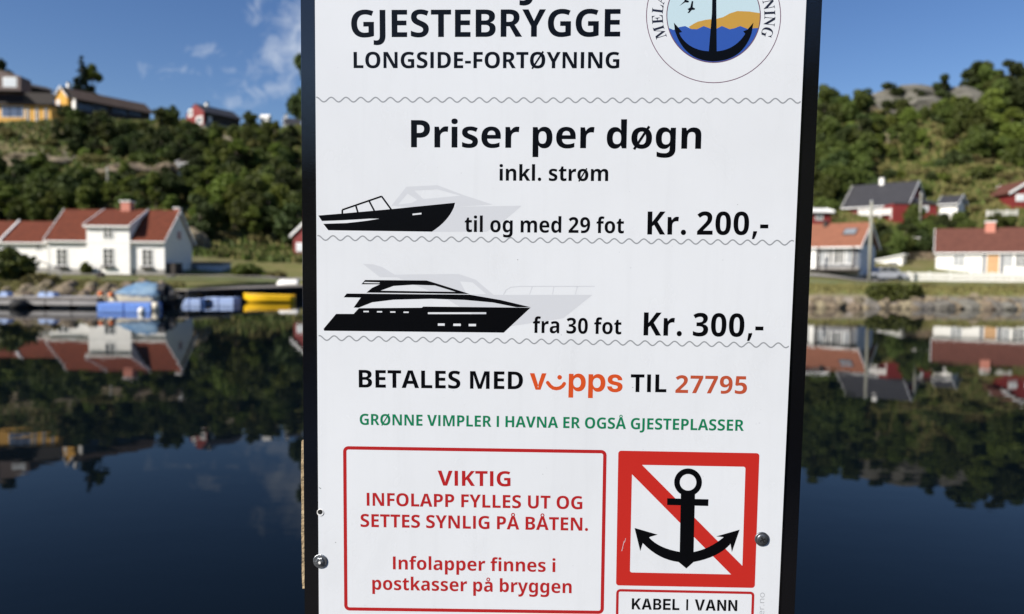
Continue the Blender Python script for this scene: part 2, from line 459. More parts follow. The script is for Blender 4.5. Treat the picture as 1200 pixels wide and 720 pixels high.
def make_shrub(name, seed, H, Rr, k, n, m, leaf):
    t = thing(name, 'shrub', 'shrub', (0, -200 - seed * 12, -80))
    rr = random.Random(seed); blobs = []
    for i in range(k):
        a = rr.uniform(0, 6.28); d = Rr * rr.uniform(0, .68); s = Rr * rr.uniform(.3, .5)
        blobs.append((math.cos(a) * d, math.sin(a) * d, max(.2, H * rr.uniform(.3, .68) * (1 - .35 * d / Rr)), s, s, H * rr.uniform(.25, .36)))
    st = MB()
    for b in blobs[:5]: st.tube([(0, 0, -.3), (b[0] * .6, b[1] * .6, b[2])], [.05, .015], 5)
    st.build('stem', K['bark'], t, True)
    link(bpy.data.objects.new('foliage', leaf_mesh('foliage', m, blobs, n, leaf, seed)), t)
    return t
PR = {
 'oak': [make_tree('leafy_tree', 1, 8.0, 3.2, 1.6, 16, 3400, K['leaf'], .30), make_tree('leafy_tree', 2, 7.2, 3.4, 1.2, 18, 3400, K['leaf'], .30)],
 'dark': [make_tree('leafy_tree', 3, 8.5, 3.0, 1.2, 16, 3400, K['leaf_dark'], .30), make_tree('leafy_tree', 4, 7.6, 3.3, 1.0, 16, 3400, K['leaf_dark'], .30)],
 'bright': [make_tree('leafy_tree', 5, 7.5, 3.0, 1.2, 15, 3400, K['leaf_bright'], .28), make_tree('birch_tree', 6, 9.5, 2.1, 1.5, 15, 3000, K['leaf_bright'], .24)],
 'spruce': [make_spruce(7, 10.5, 2.4, 4200)],
 'shrub': [make_shrub('shrub', 8, 2.2, 1.9, 9, 1300, K['leaf'], .22), make_shrub('shrub', 9, 2.0, 1.8, 9, 1300, K['leaf_bright'], .22), make_shrub('shrub', 10, 2.4, 1.9, 9, 1300, K['leaf_dark'], .22)],
 'dry': [make_shrub('shrub', 11, 1.3, 1.7, 9, 1100, K['leaf_dry'], .20)],
}
SRC = [o for l in PR.values() for o in l]
TR = random.Random(4)
def plant(kind, px, Y, s, label, group=None, cat=None, sx=None):
    src = TR.choice(PR[kind])
    g = ground(px, Y)
    sx = sx or s * TR.uniform(.9, 1.15)
    return dup(src, g - Vector((0, 0, .15)), TR.uniform(0, 6.28), (sx, sx, s), label, group, cat)
def wood(kinds, px0, px1, Y0, Y1, n, s0, s1, label, group, ok=None):
    made = 0; tries = 0; pts = []
    while made < n and tries < n * 40:
        tries += 1
        px = TR.uniform(px0, px1); Y = TR.uniform(Y0, Y1)
        x = (px - 600) / F * Y
        if any((x - a) ** 2 + (Y - b) ** 2 < 2.6 for a, b in pts): continue
        if ok and not ok(px, Y): continue
        pts.append((x, Y)); made += 1
        plant(TR.choice(kinds), px, Y, TR.uniform(s0, s1), label, group)
# ------------------------------------------------------------------ houses
class House:
    """A gabled house: front wall on local y = 0 facing -y, ridge along x, W wide, D deep."""
    def __init__(s, name, label, cat, O, rz, Wd, D, H, rise, wall, roof, trim=None, over=.35, foot=.4, group=None, left_board=True, right_board=True, cross=False):
        s.t = thing(name, label, cat, O, rz, group)
        s.O = Vector(O); s.rz = rz; s.W = Wd; s.D = D; s.H = H; s.rise = rise
        s.rot = Matrix.Rotation(rz, 3, 'Z'); s.trim = trim or K['white2']
        mb = MB(); mb.prism([(0, -.6), (D, -.6), (D, H), (D / 2, H + rise), (0, H)], 'x', 0, Wd); s.wall = mb.build('wall', wall, s.t)
        if foot:
            MB().box(-.04, Wd + .04, -.04, D + .04, -1.2, foot).build('foundation', K['stone_wall'], s.t)
        th = .14; o = over; sl = rise / (D / 2)
        mb = MB()
        pr = [(-o, H - o * sl), (D / 2, H + rise), (D + o, H - o * sl), (D + o, H - o * sl + th), (D / 2, H + rise + th * 1.25), (-o, H - o * sl + th)]
        pr = [(a, b + .02) for a, b in pr]
        mb.prism(pr, 'x', -o * .7, Wd + o * .7); s.roof = mb.build('roof', roof, s.t)
        for on, x in ((left_board, -o * .7 - .05), (right_board, Wd + o * .7)):
            if not on: continue
            for sg in (0, 1):
                a = (-o - .03, H - o * sl) if sg == 0 else (D + o + .03, H - o * sl)
                b = (D / 2, H + rise)
                MB().prism([(a[0], a[1] - .10), (b[0], b[1] - .10), (b[0], b[1] + .26), (a[0], a[1] + .26)], 'x', x, x + .05 + .04 * sg * 0).build('bargeboard', s.trim, s.t)
        MB().box(-o * .6, Wd + o * .6, -o - .09, -o - .02, H - o * sl - .02, H - o * sl + .12).build('gutter', s.trim, s.t)
    def front(s, px, py, off=0.0):              # sight line met with the front wall, in house coordinates
        n = s.rot @ Vector((0, -1, 0)); d = ray(px, py)
        P = s.O + s.rot @ Vector((0, -off, 0))
        q = CAM + d * ((P - CAM).dot(n) / d.dot(n))
        return s.rot.inverted() @ (q - s.O)
    def window(s, px, py, w, h, muntins=1, rows=2, m='glass', cill=False, at_=None, y=0.0):
        x, z = at_ if at_ else (lambda q: (q.x, q.z))(s.front(px, py))
        fr = MB(); fw = .09
        fr.box(x - w / 2 - fw, x - w / 2, y - .06, y + .02, z - h / 2 - fw, z + h / 2 + fw).box(x + w / 2, x + w / 2 + fw, y - .06, y + .02, z - h / 2 - fw, z + h / 2 + fw)
        fr.box(x - w / 2, x + w / 2, y - .06, y + .02, z + h / 2, z + h / 2 + fw).box(x - w / 2, x + w / 2, y - .06, y + .02, z - h / 2 - fw, z - h / 2)
        f = fr.build('window', s.trim, s.t)
        MB().box(x - w / 2, x + w / 2, y - .02, y + .015, z - h / 2, z + h / 2).build('pane', K[m], f)
        bars = MB()
        for i in range(muntins):
            xx = x - w / 2 + w * (i + 1) / (muntins + 1); bars.box(xx - .045, xx + .045, y - .05, y - .02, z - h / 2, z + h / 2)
        for i in range(rows):
            z1 = z - h / 2 + h * (i + 1) / (rows + 1)
            bars.box(x - w / 2, x + w / 2, y - .045, y - .021, z1 - .025, z1 + .025)
        bars.build('muntin', s.trim, f)
        if cill: MB().box(x - w / 2 - .1, x + w / 2 + .1, y - .35, y - .07, z - h / 2 - .32, z - h / 2 - .1).build('flower_box', K['dark_wood'], s.t)
        return f
    def chimney(s, x, y, w, h0, h1, m='brick'):
        c = MB().box(x - w / 2, x + w / 2, y - w / 2, y + w / 2, h0, h1).build('chimney', K[m], s.roof)
        MB().box(x - w / 2 - .08, x + w / 2 + .08, y - w / 2 - .08, y + w / 2 + .08, h1 + .004, h1 + .13).build('chimney_cap', s.trim if m == 'brick' else K['dark_wood'], s.roof)
    def door(s, px, py, w, h, m='tan_door', y=0.0, at_=None):
        x, z = at_ if at_ else (lambda q: (q.x, q.z))(s.front(px, py))
        d = MB().box(x - w / 2, x + w / 2, y - .05, y + .02, z - h / 2, z + h / 2).build('door', K[m], s.t)
        MB().box(x - w / 2 - .12, x - w / 2, y - .07, y + .02, z - h / 2, z + h / 2 + .12).box(x + w / 2, x + w / 2 + .12, y - .07, y + .02, z - h / 2, z + h / 2 + .12).box(x - w / 2, x + w / 2, y - .07, y + .02, z + h / 2, z + h / 2 + .12).build('door_frame', s.trim, d)
        MB().lathe([(.03, 0), (.03, .06)], 8, (x + w / 2 - .1, y - .11, z)).build('door_handle', K['steel'], d)
        return d
def place(pxl, pyb, pxr, Y, rz=0.0):           # front wall's left foot and its width so that it spans the two columns
    a = at(pxl, pyb, Y)
    d = ray(pxr, pyb); c, sn = math.cos(rz), math.sin(rz)
    # a + w*(c,sn) = CAM + t*d  in plan
    t = (a.x * sn - a.y * c) / (d.x * sn - d.y * c)
    w = ((d.x * t - a.x) * c + (d.y * t - a.y) * sn)
    return a, w
# --- white house by the water on the left
O, w = place(57, 319.5, 193, 72)
def hz(px, py, Y=72): return at(px, py, Y).z - O.z
HW = House('white_house', 'long white wooden house with red tile roof and dormer facing the water', 'house', O, 0, w, 6.2, hz(120, 280.5), zat(120, 248, 75.1) - zat(120, 280.5, 72), K['white'], K['red_tile'], over=.32)
HW.window(72.6, 301.5, .95, 1.55, cill=True); HW.window(129.6, 301, .95, 1.55, cill=True, y=-.38); HW.window(172.8, 302, .95, 1.55, cill=True)
xa, xb = HW.front(104, 270).x, HW.front(154, 270).x
zt = HW.front(129, 265.6).z; zr = HW.H + HW.rise; 
MB().prism([(-.38, -.3), (3.1, -.3), (3.1, zr - .05), (-.38, zt)], 'x', xa, xb).build('dormer', K['white'], HW.t)
dr = MB().prism([(-.62, zt - .05), (3.1, zr + .04), (3.1, zr + .24), (-.62, zt + .12)], 'x', xa - .15, xb + .15).build('dormer_roof', K['red_tile'], HW.t)
for x in (xa - .21, xb + .15):
    MB().prism([(-.64, zt - .14), (3.1, zr - .06), (3.1, zr + .30), (-.64, zt + .20)], 'x', x, x + .06).build('bargeboard', K['white2'], HW.t)
MB().box(xa - .15, xb + .15, -.72, -.63, zt - .12, zt + .05).build('gutter', K['white2'], HW.t)
HW.window(129.2, 273.6, .85, 1.0, y=-.38)
cx = HW.front(127.3, 250).x * 75 / 72
HW.chimney(cx, 3.1, .95, HW.H + HW.rise - .4, HW.H + HW.rise + .95)
HW.chimney(HW.front(190, 250).x - .0, 3.3, .5, HW.H + HW.rise - .4, HW.H + HW.rise + .35)
# gable window on the shaded right end
g = MB().box(HW.W, HW.W + .06, 2.6, 3.6, HW.H + .1, HW.H + 1.1).build('gable_window', K['white2'], HW.t)
MB().box(HW.W + .061, HW.W + .075, 2.7, 3.5, HW.H + .2, HW.H + 1.0).build('pane', K['grey_glass'], g)
MB().box(HW.W + .01, HW.W + .9, .3, 1.9, -.3, 1.05).build('log_store', K['dark_wood'], HW.t)
ln = HW.front(101, 300)
for xx in (0.06, HW.W - .06):
    MB().box(xx - .08, xx + .08, -.035, .0, .42, HW.H - .1).build('corner_board', K['white2'], HW.t)
# annexe on its left
O2, w2 = place(-46, 317.5, 55.4, 72.6)
HA = House('white_annexe', 'low white annexe with red tile roof at the left end of the long white house', 'annexe', O2, 0, w2, 5.4, zat(20, 283, 72.6) - O2.z, zat(20, 261.5, 75.3) - zat(20, 283, 72.6), K['white'], K['red_tile'], over=.3, right_board=False)
HA.window(45, 289.5, .5, .5, rows=0)
xq = HA.front(2, 270).x
MB().prism([(-.3, HA.H - .25), (2.7, HA.H + HA.rise), (2.7, HA.H + HA.rise + .35), (-.3, HA.H + .15)], 'x', xq - .1, xq + .05).build('bargeboard', K['white2'], HA.t)
HA.window(15, 301, .8, 1.2)
# low shed wall at its right
a = at(216, 320, 78)
sh = thing('low_shed', 'low pale grey shed in shade right of the long white house', 'shed', a)
MB().prism([(0, -.5), (2.6, -.5), (2.6, 1.15), (0, .95)], 'x', 0, 4.0).build('wall', K['blue_shade_wall'], sh)
MB().prism([(-.2, .95), (2.8, 1.17), (2.8, 1.27), (-.2, 1.05)], 'x', -.15, 4.15).build('roof', K['dark_roof'], sh)
MB().box(.5, 1.4, -.05, .02, -.3, .8).build('door', K['grey_wall'], sh)

# --- hilltop houses on the left: long, low and receding to the right
def hill_house(name, label, cat, pl, pr, Yl, D, wall, roof, trim, rise, **kw):
    (x0, y0, h0), (x1, y1) = pl, pr
    a = at(x0, y0, Yl); b = ray(x1, y1)
    rz = kw.pop('rz')
    c, sn = math.cos(rz), math.sin(rz)
    t_ = (a.x * sn - a.y * c) / (b.x * sn - b.y * c)
    w = ((b.x * t_ - a.x) * c + (b.y * t_ - a.y) * sn)
    return House(name, label, cat, a, rz, w, D, zat(x0, h0, Yl) - a.z, rise, wall, roof, trim, **kw)
def world_part(house, P, rz, mb, name, m, parent=None):   # a part whose own axes differ from the house's
    o = mb.build(name, m, parent or house.t)
    Mw = Matrix.Translation(P) @ Matrix.Rotation(rz, 4, 'Z')
    Mh = Matrix.Translation(house.O) @ Matrix.Rotation(house.rz, 4, 'Z')
    o.matrix_local = Mh.inverted() @ Mw
    return o
def facing_window(house, P, rz, x, z, w, h, m='glass', y=0.0):
    f = world_part(house, P, rz, MB().box(x - w / 2 - .15, x + w / 2 + .15, y - .08, y, z - h / 2 - .15, z + h / 2 + .15), 'window', K['white2'])
    p_ = MB().box(x - w / 2, x + w / 2, y - .1, y - .081, z - h / 2, z + h / 2).build('pane', K[m], f)
BR = hill_house('brown_house', 'dark brown hilltop house with yellow lower storey at far left', 'house', (-30, 141, 88), (61, 141), 168, 9, K['dark_wood'], K['dark_roof'], K['dark_wood'], 1.5, rz=R(58), over=1.0)  # near-black roof and walls include the shade under the eaves
PA = at(-45, 143, 166); hA = zat(20, 122.5, 166) - PA.z; wA = at(57, 141, 166).x - PA.x
world_part(BR, PA, R(3), MB().box(0, wA, 0, 5, -1, hA), 'lower_storey', K['yellow_wood'])
world_part(BR, PA, R(3), MB().box(-.3, wA + .4, -.8, 5, hA + .01, hA + .5), 'terrace_roof', K['dark_wood'])
def pa_x(px): return at(px, 141, 166).x - PA.x
for px, w_ in ((6, 1.9), (15, 2.2), (22, 1.2)): facing_window(BR, PA, R(3), pa_x(px), hA * .62, w_, hA * .55, 'sky_glass')
for px in (30, 40.5, 51): facing_window(BR, PA, R(3), pa_x(px), hA * .5, .35, hA * .7, 'glass')
PB = at(-12, 106, 165); wB = at(23, 106, 165).x - PB.x; hB = zat(5, 84, 165) - PB.z
world_part(BR, PB, R(3), MB().prism([(0, 0), (wB, 0), (wB, hB - .9), (0, hB + .9)], 'y', 0, 4), 'upper_bay', K['taupe_wood'])
facing_window(BR, PB, R(3), wB * .66, hB * .45, 2.7, 1.9, 'curtain')
world_part(BR, PB, R(3), MB().box(wB * .1, wB + .2, -1.3, -.02, -.35, -.1), 'balcony', K['dark_wood'])
world_part(BR, PB, R(3), MB().box(wB + .4, wB + 7.0, .5, .7, -2.6, -.2), 'balcony_rail', K['dark_wood'])
YG = House('yellow_gabled_house', 'yellow gabled house end with white trim between the brown and the long dark hilltop houses', 'house', at(79, 133, 172), R(62), 7, 4.6, zat(79, 112, 172) - zat(79, 133, 172), 2.2, K['yellow_wood'], K['dark_roof'], K['white2'], over=.5)
def left_gable_window(h_, y, z, w_, hh, m='glass'):
    f = MB().box(-.09, -.005, y - w_ / 2 - .12, y + w_ / 2 + .12, z - hh / 2 - .12, z + hh / 2 + .12).build('window', K['white2'], h_.t)
    MB().box(-.12, -.091, y - w_ / 2, y + w_ / 2, z - hh / 2, z + hh / 2).build('pane', K[m], f)
left_gable_window(YG, 3.4, 2.6, .9, 1.6, 'curtain'); left_gable_window(YG, 1.3, .8, 1.0, 1.8)
MB().box(-1.6, -.13, .3, 4.4, -.3, .1).build('balcony', K['dark_wood'], YG.t)
YG.chimney(2.0, 2.6, .7, YG.H + 2, YG.H + 3.6, 'white')
DK = hill_house('dark_house', 'long dark hilltop house with brown roof in front of the tall spruce', 'house', (91, 140, 115), (176, 147), 172, 7.0, K['dark_wood'], K['brown_felt'], K['dark_wood'], 2.4, rz=R(56), over=.8)
for px, ww in ((103, 4.5), (118, 3.0), (140, 3.5), (158, 3.0)): DK.window(px, 127 + (px - 103) * .09, ww, 1.5, 2, 0, 'dusk_glass')
MB().box(-.4, -.02, .2, 2.6, 0, DK.H - .3).build('end_panel', K['white'], DK.t)
MB().box(DK.front(96, 130).x, DK.front(150, 130).x, -1.6, -.03, -1.2, .9).build('veranda', K['grey_wall'], DK.t)
RD = hill_house('red_hill_house', 'small red hilltop house with black roof and white gable windows', 'house', (240, 144.5, 131), (281, 145), 176, 6.8, K['dark_wood'], K['black_tile'], K['dark_wood'], 2.1, rz=R(57), over=.45, left_board=False)  # dark walls imitate the shaded front; red only on the lit gable
MB().prism([(-.02, -.4), (6.82, -.4), (6.82, RD.H), (3.4, RD.H + 2.1), (-.02, RD.H)], 'x', -.3, -.02).build('lit_gable_boards', K['red_wood'], RD.t)
for yy, z, a_, b_ in ((5.2, 2.9, 1.7, 1.8), (1.7, .8, 2.6, 1.9)):
    gwf = MB().box(-.36, -.305, yy - a_ / 2, yy + a_ / 2, z - b_ / 2, z + b_ / 2).build('gable_window', K['white'], RD.t)
    MB().box(-.38, -.362, yy - a_ / 2 + .3, yy + a_ / 2 - .3, z - b_ / 2 + .3, z + b_ / 2 - .3).build('pane', K['grey_glass'], gwf)
RD.window(246, 141, 1.0, 1.7, 0, 0, 'curtain')
RD.chimney(RD.W * .3, 3.4, .7, RD.H + 2, RD.H + 3.0, 'white')
GB = hill_house('grey_hill_house', 'pale blue hilltop house with dark roof just left of the sign', 'house', (334, 153, 146), (352, 154), 180, 6, K['blue_shade_wall'], K['black_tile'], K['white2'], 2.0, rz=R(20), over=.4)
GB.window(341, 150, 1.2, 1.0, 0, 0); GB.chimney(GB.W * .1, 3, .7, GB.H + 1.6, GB.H + 3.0, 'white')
# little things on the left hill
def shed(name, label, cat, px, py, Y, w, d, h, rise, wall, roof, rz=0.0):
    s = House(name, label, cat, at(px, py, Y), rz, w, d, h, rise, wall, roof, foot=0, over=.15)
    s.door(0, 0, .7, 1.5, 'grey_wall', at_=(w * .3, .7)); return s
shed('grey_shed', 'small pale grey shed among trees halfway up the left hillside', 'shed', 207, 203, 138, 2.6, 2.2, 1.9, .6, K['grey_glass'], K['dark_roof'])
g1 = shed('garden_shed', 'low white-roofed shed on a grass ledge left of the sign', 'shed', 305, 222, 133, 5.4, 3, 1.3, 1.3, K['dark_wood'], K['white'], R(5))
shed('white_cabin', 'small white cabin peeping through trees on the hilltop left of the sign', 'cabin', 305, 146, 172, 1.9, 1.9, 1.6, .7, K['white'], K['white'])
RC = House('red_boathouse', 'dark red cabin with white bargeboards just left of the sign', 'cabin', at(386, 303, 92), R(82), 6, 4.8, 3.0, 2.2, K['red_wood'], K['dark_roof'], foot=.5)
left_gable_window(RC, 3.9, 1.4, .7, .9, 'curtain')

# --- right bank: white house with tan door
O, w = place(1096, 325, 1262, 82, R(-30))
WR = House('white_cottage', 'white cottage with long brown tile roof behind the white picket fence', 'house', O, R(-30), w, 6.5, zat(1100, 295.6, 82) - O.z, zat(1100, 270.5, 85.2) - zat(1100, 295.6, 82), K['white'], K['brown_tile'], over=.25)
WR.window(1123.5, 304, .95, 1.35, 2, 2, 'grey_glass'); WR.window(1179.5, 304.5, .95, 1.35, 2, 2, 'grey_glass'); WR.window(1197, 305, .95, 1.35, 2, 2, 'glass')
WR.window(1220, 305, .95, 1.35, 2, 2, 'grey_glass')
q = WR.front(1163.5, 309)
WR.door(0, 0, 1.1, 2.1, at_=(q.x, q.z))
MB().box(q.x - .95, q.x - .68, -.09, .02, q.z - 1.2, q.z + 1.2).build('door_surround', K['grey_wall'], WR.t)
MB().box(q.x + .68, q.x + .95, -.09, .02, q.z - 1.2, q.z + 1.2).build('door_surround', K['grey_wall'], WR.t)
MB().box(q.x - .9, q.x + .9, -1.2, -.1, q.z - 1.5, q.z - 1.2).build('door_step', K['stone_wall'], WR.t)
WR.chimney(WR.front(1160.5, 268).x * 1.03, 3.0, .95, WR.H + WR.rise - .5, WR.H + WR.rise + .75)
# --- orange-roofed house beside the sign
O, w = place(925, 317, 1006, 76, R(-40))
OR = House('orange_roofed_house', 'grey house with orange tile roof and skylight just right of the sign', 'house', O, R(-40), w, 6.0, zat(1000, 284.5, 76) - O.z - .35, 2.15, K['grey_wall'], K['orange_tile'], over=.5, left_board=False)
for px, ww, m in ((961, 1.3, 'grey_glass'), (972, .9, 'glass'), (983, 1.1, 'glass'), (993, .8, 'grey_glass')): OR.window(px, 299, ww, 1.7, 1, 0, m)
MB().box(OR.front(951, 300).x, OR.front(957, 300).x, -.25, -.02, .2, OR.H - .05).build('white_panel', K['white'], OR.t)
MB().box(.2, OR.W + .3, -1.6, -.05, -.05, .12).build('terrace', K['dark_wood'], OR.t)
MB().box(OR.W + .005, OR.W + .05, .1, 5.9, -.4, OR.H).build('shade_tinted_end', K['blue_shade_wall'], OR.t)  # bluish skin paints the shade on this gable end
for xx in (.6, OR.W * .5, OR.W - .15): MB().box(xx - .08, xx + .08, -1.5, -1.34, .15, OR.H - .3).build('terrace_post', K['dark_wood'], OR.t)
sl = OR.rise / 3.0; qx = OR.front(991, 275).x
fr = MB().prism([(1.1, OR.H + 1.1 * sl + .16), (2.0, OR.H + 2.0 * sl + .16), (2.0, OR.H + 2.0 * sl + .27), (1.1, OR.H + 1.1 * sl + .27)], 'x', qx - .65, qx + .65).build('skylight', K['dark_roof'], OR.roof)
MB().prism([(1.18, OR.H + 1.18 * sl + .28), (1.92, OR.H + 1.92 * sl + .28), (1.92, OR.H + 1.92 * sl + .30), (1.18, OR.H + 1.18 * sl + .30)], 'x', qx - .55, qx + .55).build('skylight_pane', K['grey_glass'], OR.roof)
OR.chimney(OR.front(958, 262).x, 2.6, .35, OR.H + OR.rise * .7, OR.H + OR.rise + .3, 'dark_wood')
# --- red house with the black roof above it
O, w = place(990, 254, 1063, 108, R(-45))
RB = House('red_house', 'red house with black roof and white bargeboards on the slope above the orange roof', 'house', O, R(-45), w, 7.4, zat(990, 241.8, 108) - O.z, zat(1005, 219, 110.5) - zat(990, 241.8, 108), K['red_wood'], K['black_tile'], over=.5)
RB.window(1022, 247, 1.2, .9, 1, 0); RB.window(1050, 245, 1.2, .9, 1, 0, 'grey_glass')
RB.chimney(RB.W * .45, 3.7, .6, RB.H + RB.rise - .3, RB.H + RB.rise + 1.0, 'white')
gf = MB().box(RB.W + .005, RB.W + .07, 3.1, 4.3, RB.H - .3, RB.H + .9).build('gable_window', K['white2'], RB.t)
MB().box(RB.W + .071, RB.W + .09, 3.2, 4.2, RB.H - .2, RB.H + .8).build('pane', K['grey_glass'], gf)
PW = at(1047, 251, 101); hw = zat(1047, 239, 101) - PW.z; ww_ = at(1098, 251, 101).x - PW.x
world_part(RB, PW, 0, MB().box(0, ww_, 0, 3.0, -1.5, hw), 'front_wing', K['red_wood'])
world_part(RB, PW, 0, MB().prism([(-.25, hw + .02), (3.0, hw + .75), (3.0, hw + .87), (-.25, hw + .14)], 'x', ww_ * .62, ww_ + .3), 'wing_roof', K['black_tile'])
world_part(RB, PW, 0, MB().box(-.05, ww_ * .62, -.1, -.01, hw - .02, hw + .12), 'gutter', K['black_tile'])
facing_window(RB, PW, 0, 4.4, hw * .55, .5, .5, 'curtain')
qz = RB.H - .9
# white terrace fence below the black roof
def picket_fence(name, label, pa, pb, h, group=None, step=.14, post=2.0):
    pa = Vector(pa); pb = Vector(pb); L = (pb - pa).length; rz = math.atan2(pb.y - pa.y, pb.x - pa.x)
    t = thing(name, label, 'fence', pa, rz, group)
    sl = (pb.z - pa.z) / math.hypot(pb.x - pa.x, pb.y - pa.y)
    n = int(L / post) + 1
    proto = None
    for i in range(n + 1):
        x = L * i / n
        if proto is None:
            proto = MB().box(-.06, .06, 0, .12, -.5, h + .08).build('post', K['white'], t); o = proto
        else: o = link(proto.copy(), t)
        o.location = (x, 0, x * sl)
    for z in (h * .25, h * .8):
        MB().prism([(0, z - .05), (L, z - .05 + L * sl), (L, z + .05 + L * sl), (0, z + .05)], 'y', -.045, -.005).build('rail', K['white'], t)
    mb = MB(); x = .1
    while x < L - .05:
        mb.box(x - .045, x + .045, -.07, -.047, x * sl + .08, x * sl + h); x += step
    tag(mb.build('picket', K['white'], t, fix=False), kind='stuff')
    return t
picket_fence('picket_fence', 'short white picket fence in front of the red house with black roof', at(1006, 253.5, 106), at(1044, 252.5, 101.5), .95)
picket_fence('picket_fence', 'long white picket fence along the lane before the white cottage', at(1041, 332, 74), at(1262, 334, 72), 1.12)
# small pieces around
LW = House('white_outhouse', 'little white outhouse with grey roof right of the red black-roofed house', 'outhouse', at(1101, 254, 106), R(-50), 2.3, 2.8, 1.9, 1.0, K['white'], K['black_tile'], foot=0, over=.4)
LW.door(0, 0, .7, 1.5, 'white', at_=(1.1, .78))
WS = thing('white_garage', 'small white lean-to garage behind the parked silver car', 'garage', at(1057, 323, 84), R(50))
MB().prism([(0, -.8), (3.9, -.8), (3.9, 1.45), (0, 2.3)], 'x', 0, 1.8).build('wall', K['white'], WS)
MB().prism([(-.25, 2.37), (4.2, 1.40), (4.2, 1.54), (-.25, 2.51)], 'x', -.25, 2.0).build('roof', K['white2'], WS)
MB().box(1.81, 1.86, .4, 3.4, -.4, 1.3).build('shade_tinted_side', K['blue_shade_wall'], WS)  # blue-grey colour stands in for the garage's shaded side
MB().box(-.06, -.005, .5, 1.5, -.4, 1.5).build('door', K['grey_wall'], WS)
RE = House('red_barn', 'red barn with white roof edge at the right edge on the slope', 'barn', at(1228, 248, 108), R(86), 7, 5.3, zat(1190, 225, 108) - at(1228, 248, 108).z, 1.7, K['red_wood'], K['brown_tile'], foot=0, over=.45)
left_gable_window(RE, 4.0, 2.0, 1.0, .8, 'curtain'); left_gable_window(RE, 1.6, 2.0, 1.0, .8, 'curtain')
picket_fence('picket_fence', 'white rail fence on the slope below the red barn', at(1157, 254, 103), at(1192, 253, 103), .8, step=.3)
picket_fence('picket_fence', 'white fence below the small white outhouse', at(1095, 253, 104), at(1126, 254, 104), .5, step=.2)
RS = House('red_shed', 'red shed with white roof edge above the orange roof beside the sign', 'shed', at(938, 262, 98), R(3), 4.2, 4, zat(960, 248.5, 98) - at(938, 262, 98).z, .5, K['red_wood'], K['white'], foot=0)
RS.window(960, 254, .8, .8)
# stone bank and white rail left of the cottage
bk = thing('stone_terrace', 'brown stone terrace wall between the white garage and the white cottage', 'wall', at(1066, 322, 87))
rr = random.Random(3); proto = None
for r_ in range(5):
    x = 0
    while x < 3.1:
        w_ = rr.uniform(.5, .9); mb = MB().box(x, x + w_ - .05, rr.uniform(0, .08) + r_ * .1, .8 + r_ * .1, r_ * .55, r_ * .55 + .5)
        mb.build('stone', K['rock'], bk); x += w_
rl = thing('white_rail', 'white handrail above the stone terrace left of the white cottage', 'handrail', at(1069, 281, 90))
MB().box(0, 3.0, -.04, .04, .15, .3).build('top_rail', K['white'], rl)
for x in (.1, 1.5, 2.9): MB().box(x - .05, x + .05, -.04, .04, -1.2, .15).build('post', K['white'], rl)
# ------------------------------------------------------------------ poles, car, road
def pole(name, label, px, ytop, ybot, Y, r, arm=True):
    a = at(px, ybot, Y); h = zat(px, ytop, Y) - a.z
    t = thing(name, label, 'pole', a)
    MB().tube([(0, 0, -.5), (0, 0, h)], [r, r * .75], 10).build('shaft', K['pole'], t, True)
    if arm:
        MB().box(-.45, .45, -.05, .05, h - .5, h - .4).build('crossarm', K['pole'], t)
        for x in (-.35, .35): MB().lathe([(.03, 0), (.05, .05), (.05, .12), (.02, .16)], 8, (x, 0, h - .4)).build('insulator', K['dull_steel'], t)
    MB().lathe([(r * 1.0, 0), (r * .9, .06), (.02, .1)], 10, (0, 0, h)).build('cap', K['dull_steel'], t)
    return t
pole('utility_pole', 'tall grey wooden pole standing by the parked car on the right bank', 1018.5, 236, 330, 68, .17, False)
pole('utility_pole', 'short wooden pole in front of the red gable with white bargeboards', 1078, 226, 266, 98, .16, False)
pole('utility_pole', 'thin pole among the trees above the long white house', 126.5, 196, 247, 120, .16, True)
pole('utility_pole', 'wooden pole standing in scrub high on the right hill', 1181, 180, 203, 132, .16, False)

def car(px0, px1, py, Y):
    a = at(px0, py, Y); L = 4.2
    t = thing('parked_car', 'silver car parked behind the green bush on the right bank', 'car', a + Vector((L / 2, 0, 0)), R(4))
    W2 = .85
    body = [(-2.1, .35), (-2.05, .72), (-1.75, .86), (-.95, .95), (.9, .97), (1.75, .9), (2.05, .75), (2.1, .35)]
    MB().prism(body, 'y', -W2, W2).build('body', K['car'], t)
    cab = [(-1.05, .95), (-.5, 1.42), (.85, 1.46), (1.5, .95)]
    MB().prism(cab, 'y', -W2 + .12, W2 - .12).build('cabin', K['car'], t)
    for sg in (-1, 1):
        y = sg * (W2 - .118)
        for q in ([(-.88, .98), (-.47, 1.36), (.12, 1.38), (.12, .98)], [(.2, .98), (.2, 1.38), (.82, 1.4), (1.3, .98)]):
            MB().prism(q, 'y', y - .012 if sg < 0 else y, y if sg < 0 else y + .012).build('side_window', K['glass'], t)
        for x in (-1.3, 1.3):
            w = MB().tube([(x, sg * (W2 - .2), .32), (x, sg * (W2 + .015), .32)], .32, 18).build('wheel', K['rubber'], t)
            MB().tube([(x, sg * (W2 + .016), .32), (x, sg * (W2 + .03), .32)], .19, 14).build('hubcap', K['dull_steel'], w)
        MB().box(-2.12, -2.0, sg * .62 - .16, sg * .62 + .16, .58, .72).build('headlight', K['white2'], t)
        MB().box(2.0, 2.115, sg * .66 - .12, sg * .66 + .12, .62, .8).build('tail_light', K['red_wood'], t)
    MB().box(-2.16, -2.08, -.8, .8, .32, .46).build('bumper', K['black_plastic'], t)
    MB().box(2.08, 2.16, -.8, .8, .32, .46).build('bumper', K['black_plastic'], t)
car(1010, 1040, 329.5, 74)

